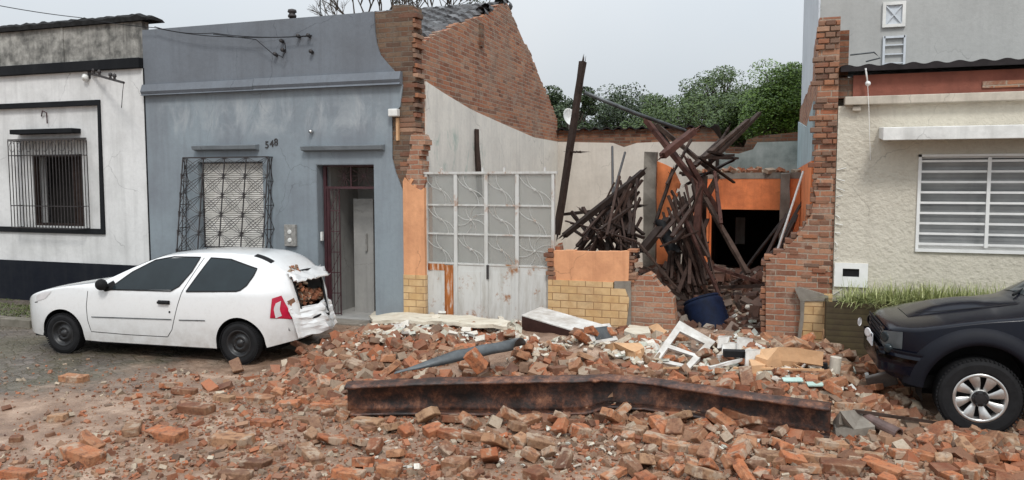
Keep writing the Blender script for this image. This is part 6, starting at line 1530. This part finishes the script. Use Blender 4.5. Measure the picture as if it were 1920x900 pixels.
mb = MB(); mb.tube([P3((1506, 322, 3.0)), P3((1452, 487, 1.0))], .02, 8); tag(mb.build('white_pole', M['white_trim'], smooth=True), 'thin white pole leaning across the orange wall beside the concrete post', 'pole')
for a, c, lab in (((1148, 275, 5.5), (1149, 365, 3), 'straight thin iron rod standing before the pale back wall'), ((1172, 286, 5), (1148, 372, 3), 'slanting thin iron rod beside the straight one')):
    mb = MB(); mb.tube([P3(a), P3(c)], .025, 6); tag(mb.build('iron_rod', M['iron']), lab, 'rod')
rt_ = random.Random(9)
def laths(n, fa, fc, w, label, group, mat='lath'):
    for _ in range(n):
        a, c = fa(), fc(); mb = MB(); mb.bar(P3(a), P3(c), rt_.uniform(*w), rt_.uniform(*w)*.7, jit=.004, seg=3); tag(mb.build('lath', M[mat]), label, 'lath', group)
U = rt_.uniform
laths(40, lambda: (U(1150, 1206), U(330, 410), U(1.6, 2.9)), lambda: (U(1060, 1205), U(440, 515), U(.6, 1.6)), (.025, .06), 'thin dark roof lath heaped behind the low peach wall', 'laths behind the low wall')
laths(14, lambda: (U(1056, 1130), U(385, 440), U(1, 2)), lambda: (U(1090, 1212), U(440, 500), U(.6, 1.4)), (.025, .055), 'thin dark roof lath heaped behind the low peach wall', 'laths behind the low wall')
laths(16, lambda: (U(1100, 1190), U(375, 430), U(1.6, 2.6)), lambda: (U(1090, 1210), U(430, 480), U(.7, 1.4)), (.04, .07), 'thin dark roof lath heaped behind the low peach wall', 'laths behind the low wall', 'timber_dark')
k_ = 0
for i in range(32):   # fallen ceiling lattice, parallel slats
    t = i/31; a = (1234+66*t+U(-6, 6), 430-95*t+U(-14, 14), 2.4-t*.4+U(-.2, .2)); c = (1284+52*t+U(-9, 9), 572-60*t+U(-24, 14), 1.3+U(-.3, .3))
    if i % 3 == 2: a = (1262+50*t, 370+90*t+U(-9, 9), 2.2); c = (a[0]-14+U(-14, 14), 520+40*t, 1.3)
    mb = MB(); mb.bar(P3(a), P3(c), U(.02, .05), U(.015, .035), jit=.008, seg=5); tag(mb.build('lath', M['lath']), 'thin brown slat hanging in the collapsed ceiling lattice beside the orange stub', 'lath', 'slats of the collapsed ceiling')
laths(12, lambda: (U(1240, 1345), U(350, 480), U(1.4, 2.6)), lambda: (U(1225, 1350), U(440, 570), U(.7, 1.8)), (.03, .07), 'thin brown slat hanging in the collapsed ceiling lattice beside the orange stub', 'slats of the collapsed ceiling')
laths(7, lambda: (U(1265, 1340), U(280, 340), U(2.2, 3.0)), lambda: (U(1310, 1385), U(290, 360), U(2.4, 3.4)), (.04, .08), 'short splintered batten in the tangle of rafters above the doorway', 'battens above the doorway', 'timber_dark')
laths(14, lambda: (U(1320, 1440), U(500, 540), U(1.2, 3)), lambda: (U(1330, 1450), U(520, 560), U(.8, 2.4)), (.035, .07), 'brown batten lying in the rubble inside the doorway', 'battens inside the doorway')
laths(7, lambda: (U(1440, 1520), U(400, 450), U(1.5, 3)), lambda: (U(1430, 1470), U(470, 520), U(.8, 1.8)), (.03, .06), 'dark batten leaning behind the stepped brick remnant', 'battens behind the brick remnant')
# dark fabric shreds
mb = MB(); 
for (a, c, r_) in (((1238, 412, 1.5), (1262, 470, 1.3), .09),):
    p, q = P3(a), P3(c); rows = []
    for i in range(10):
        cc = p.lerp(q, i/9); rows.append([cc+Vector((math.cos(t_)*r_, math.sin(t_)*r_, .02*math.sin(3*t_)))*(1+.5*noise.noise(Vector((i*.6, t_, 0)))) for t_ in [2*math.pi*k/12 for k in range(13)]])
    mb.grid(rows)
tag(mb.build('dark_cloth', M['dark'], smooth=True), 'dark rag hanging from the charred beam by the orange wall stub', 'cloth')

# ================================================================== CABLES, AERIAL
def sag(pts, d, n=10):
    out = []
    for a, b_ in zip(pts[:-1], pts[1:]):
        for k in range(n): t = k/n; q = a.lerp(b_, t); q.z -= d*4*t*(1-t); out.append(q)
    return out+[pts[-1]]
cab = [([PF(-30, 5, -2), PF(150, 33, -.2), PF(290, 52, -.1)], .02, 'thin overhead cable coming in above the white house parapet'),
 ([PF(290, 50, -.1), PF(400, 62, -.15), PF(585, 66, -.1)], .05, 'upper thin cable sagging across the grey parapet'),
 ([PF(290, 52, -.1), PF(400, 68, -.15), PF(585, 68, -.1)], .02, 'lower thin cable sagging across the grey parapet'),
 ([PF(400, 64, -.14), PF(480, 74, -.14), PF(515, 104, -.1)], .0, 'thin cable curving down to the insulators on the grey parapet'),
 ([PF(515, 104, -.1), PF(530, 108, -.12), PF(536, 98, -.1), PF(534, 80, -.1)], -.02, 'looped cable end joining two insulators on the grey parapet')]
for pts, d, lab in cab:
    mb = MB(); mb.tube(sag(pts, d), .007, 5); tag(mb.build('cable', M['cable']), lab, 'cable')
mb = MB(); mb.tube([PF(600, 60, 2), PF(601, -30, 2)], .012, 5); tag(mb.build('aerial_mast', M['galv']), 'thin upright aerial mast above the grey parapet', 'mast')

# ================================================================== TREES
def tree(name, label, cpx, Y, rx, rz, n, mat, seed, airy=0, leaf=.16, clumps=26, group='trees behind the ruin'):
    rr = random.Random(seed); c = PF(cpx[0], cpx[1], Y); dd = -(CR.transposed() @ (c-CAMP)).z; k = dd/F; RX, RZ = rx*k, rz*k
    root = thing(name, label, 'tree', (c.x, Y, .12), group=group)
    cl = []
    for i in range(clumps):
        while True:
            v = Vector((rr.uniform(-1, 1), rr.uniform(-1, 1), rr.uniform(-1, 1)))
            if .35 < v.length < 1: break
        cl.append((Vector((c.x+v.x*RX, Y+v.y*RX*.8, c.z+v.z*RZ)), rr.uniform(.22, .42)*(RX+RZ)/2*(1-.35*airy)))
    mb = MB(); base = Vector((c.x, Y, 0)); fork = Vector((c.x, Y, c.z-RZ*.7))
    mb.tube([base, base.lerp(fork, .5)+Vector((.1, 0, 0)), fork], [.2, .16, .13], 8)
    for p, r in cl:
        m = fork.lerp(p, .5)+Vector((rr.uniform(-.2, .2), 0, rr.uniform(-.1, .2))); mb.tube([fork, m, p], [.07, .04, .015], 5)
    mb.build('trunk', M['bark'], root)
    mb = MB()
    for i in range(n):
        p, r = rr.choice(cl)
        while True:
            v = Vector((rr.uniform(-1, 1), rr.uniform(-1, 1), rr.uniform(-1, 1)))
            if v.length < 1: break
        v = v.normalized()*(v.length**.6); q = p+Vector((v.x, v.y, v.z*.75))*r*1.15
        a = Vector((rr.gauss(0, 1), rr.gauss(0, 1), rr.gauss(0, .6))).normalized(); b_ = a.orthogonal().normalized(); s_ = leaf*rr.uniform(.5, 1.2)
        mb.face([q-a*s_/2, q+b_*s_*.28, q+a*s_/2, q-b_*s_*.28])
    mb.build('crown', M[mat], root); return root
tree('broadleaf_tree', 'dark broadleaf tree behind the back corner by the satellite dish', (1066, 222), 20, 58, 62, 15000, 'leaf_dark', 1, .1, .13)
tree('broadleaf_tree', 'low dark tree behind the middle of the back wall', (1180, 240), 24, 105, 62, 26000, 'leaf_dark', 2, 0, .13, 60)
tree('broadleaf_tree', 'mid-green bushy tree crossed by the long rafters', (1285, 234), 21, 100, 66, 26000, 'leaf_mid', 3, 0, .12, 60)
tree('broadleaf_tree', 'tallest airy tree with sky showing through its crown', (1352, 190), 27, 82, 58, 15000, 'leaf_mid', 4, .6, .12, 70)
tree('willow_tree', 'bright green feathery tree beside the tall grey building', (1472, 198), 16, 72, 74, 40000, 'leaf_bright', 5, -.1, .09, 70)
tree('broadleaf_tree', 'green tree low behind the notch in the back wall', (1395, 235), 18, 62, 56, 20000, 'leaf_mid', 6, 0, .12, 50)
def bare(cpx, Y, H, seed, label, leaf=0):
    rr = random.Random(seed); c = PF(cpx[0], cpx[1], Y); root = thing('bare_tree', label, 'tree', (c.x, Y, .12), group='trees above the grey house'); mb = MB(); tips = []
    def br(p, d, L, r, k):
        q = p+d*L; mb.tube([p, (p+q)/2+Vector((rr.uniform(-.05, .05), 0, .03))*L, q], [r, r*.8, r*.6], 5, False)
        if k == 0: tips.append(q); return
        for _ in range(3):
            nd = (d+Vector((rr.uniform(-.8, .8), rr.uniform(-.5, .5), rr.uniform(-.1, .45)))).normalized(); br(q, nd, L*rr.uniform(.6, .85), r*.6, k-1)
    br(Vector((c.x, Y, .1)), Vector((0, 0, 1)), c.z-1.3, .14, 0); p = Vector((c.x, Y, c.z-1.3))
    for i in range(5): br(p, Vector((-.9+.45*i, rr.uniform(-.2, .2), .8)).normalized(), .95, .06, 4)
    mb.build('trunk', M['bark'], root)
    if leaf:
        m2 = MB()
        for q in tips:
            for _ in range(leaf):
                v = q+Vector((rr.gauss(0, .09), rr.gauss(0, .09), rr.gauss(0, .09))); a = Vector((rr.gauss(0, 1), rr.gauss(0, 1), rr.gauss(0, 1))).normalized(); b_ = a.orthogonal(); m2.face([v-a*.05, v+b_*.02, v+a*.05, v-b_*.02])
        m2.build('crown', M['leaf_dark'], root)
bare((690, 22), 13, 6, 3, 'leafless tree with fine twigs above the grey parapet')
bare((812, 25), 15, 6, 8, 'sparse-leaved tree above the tiled roof', 2)
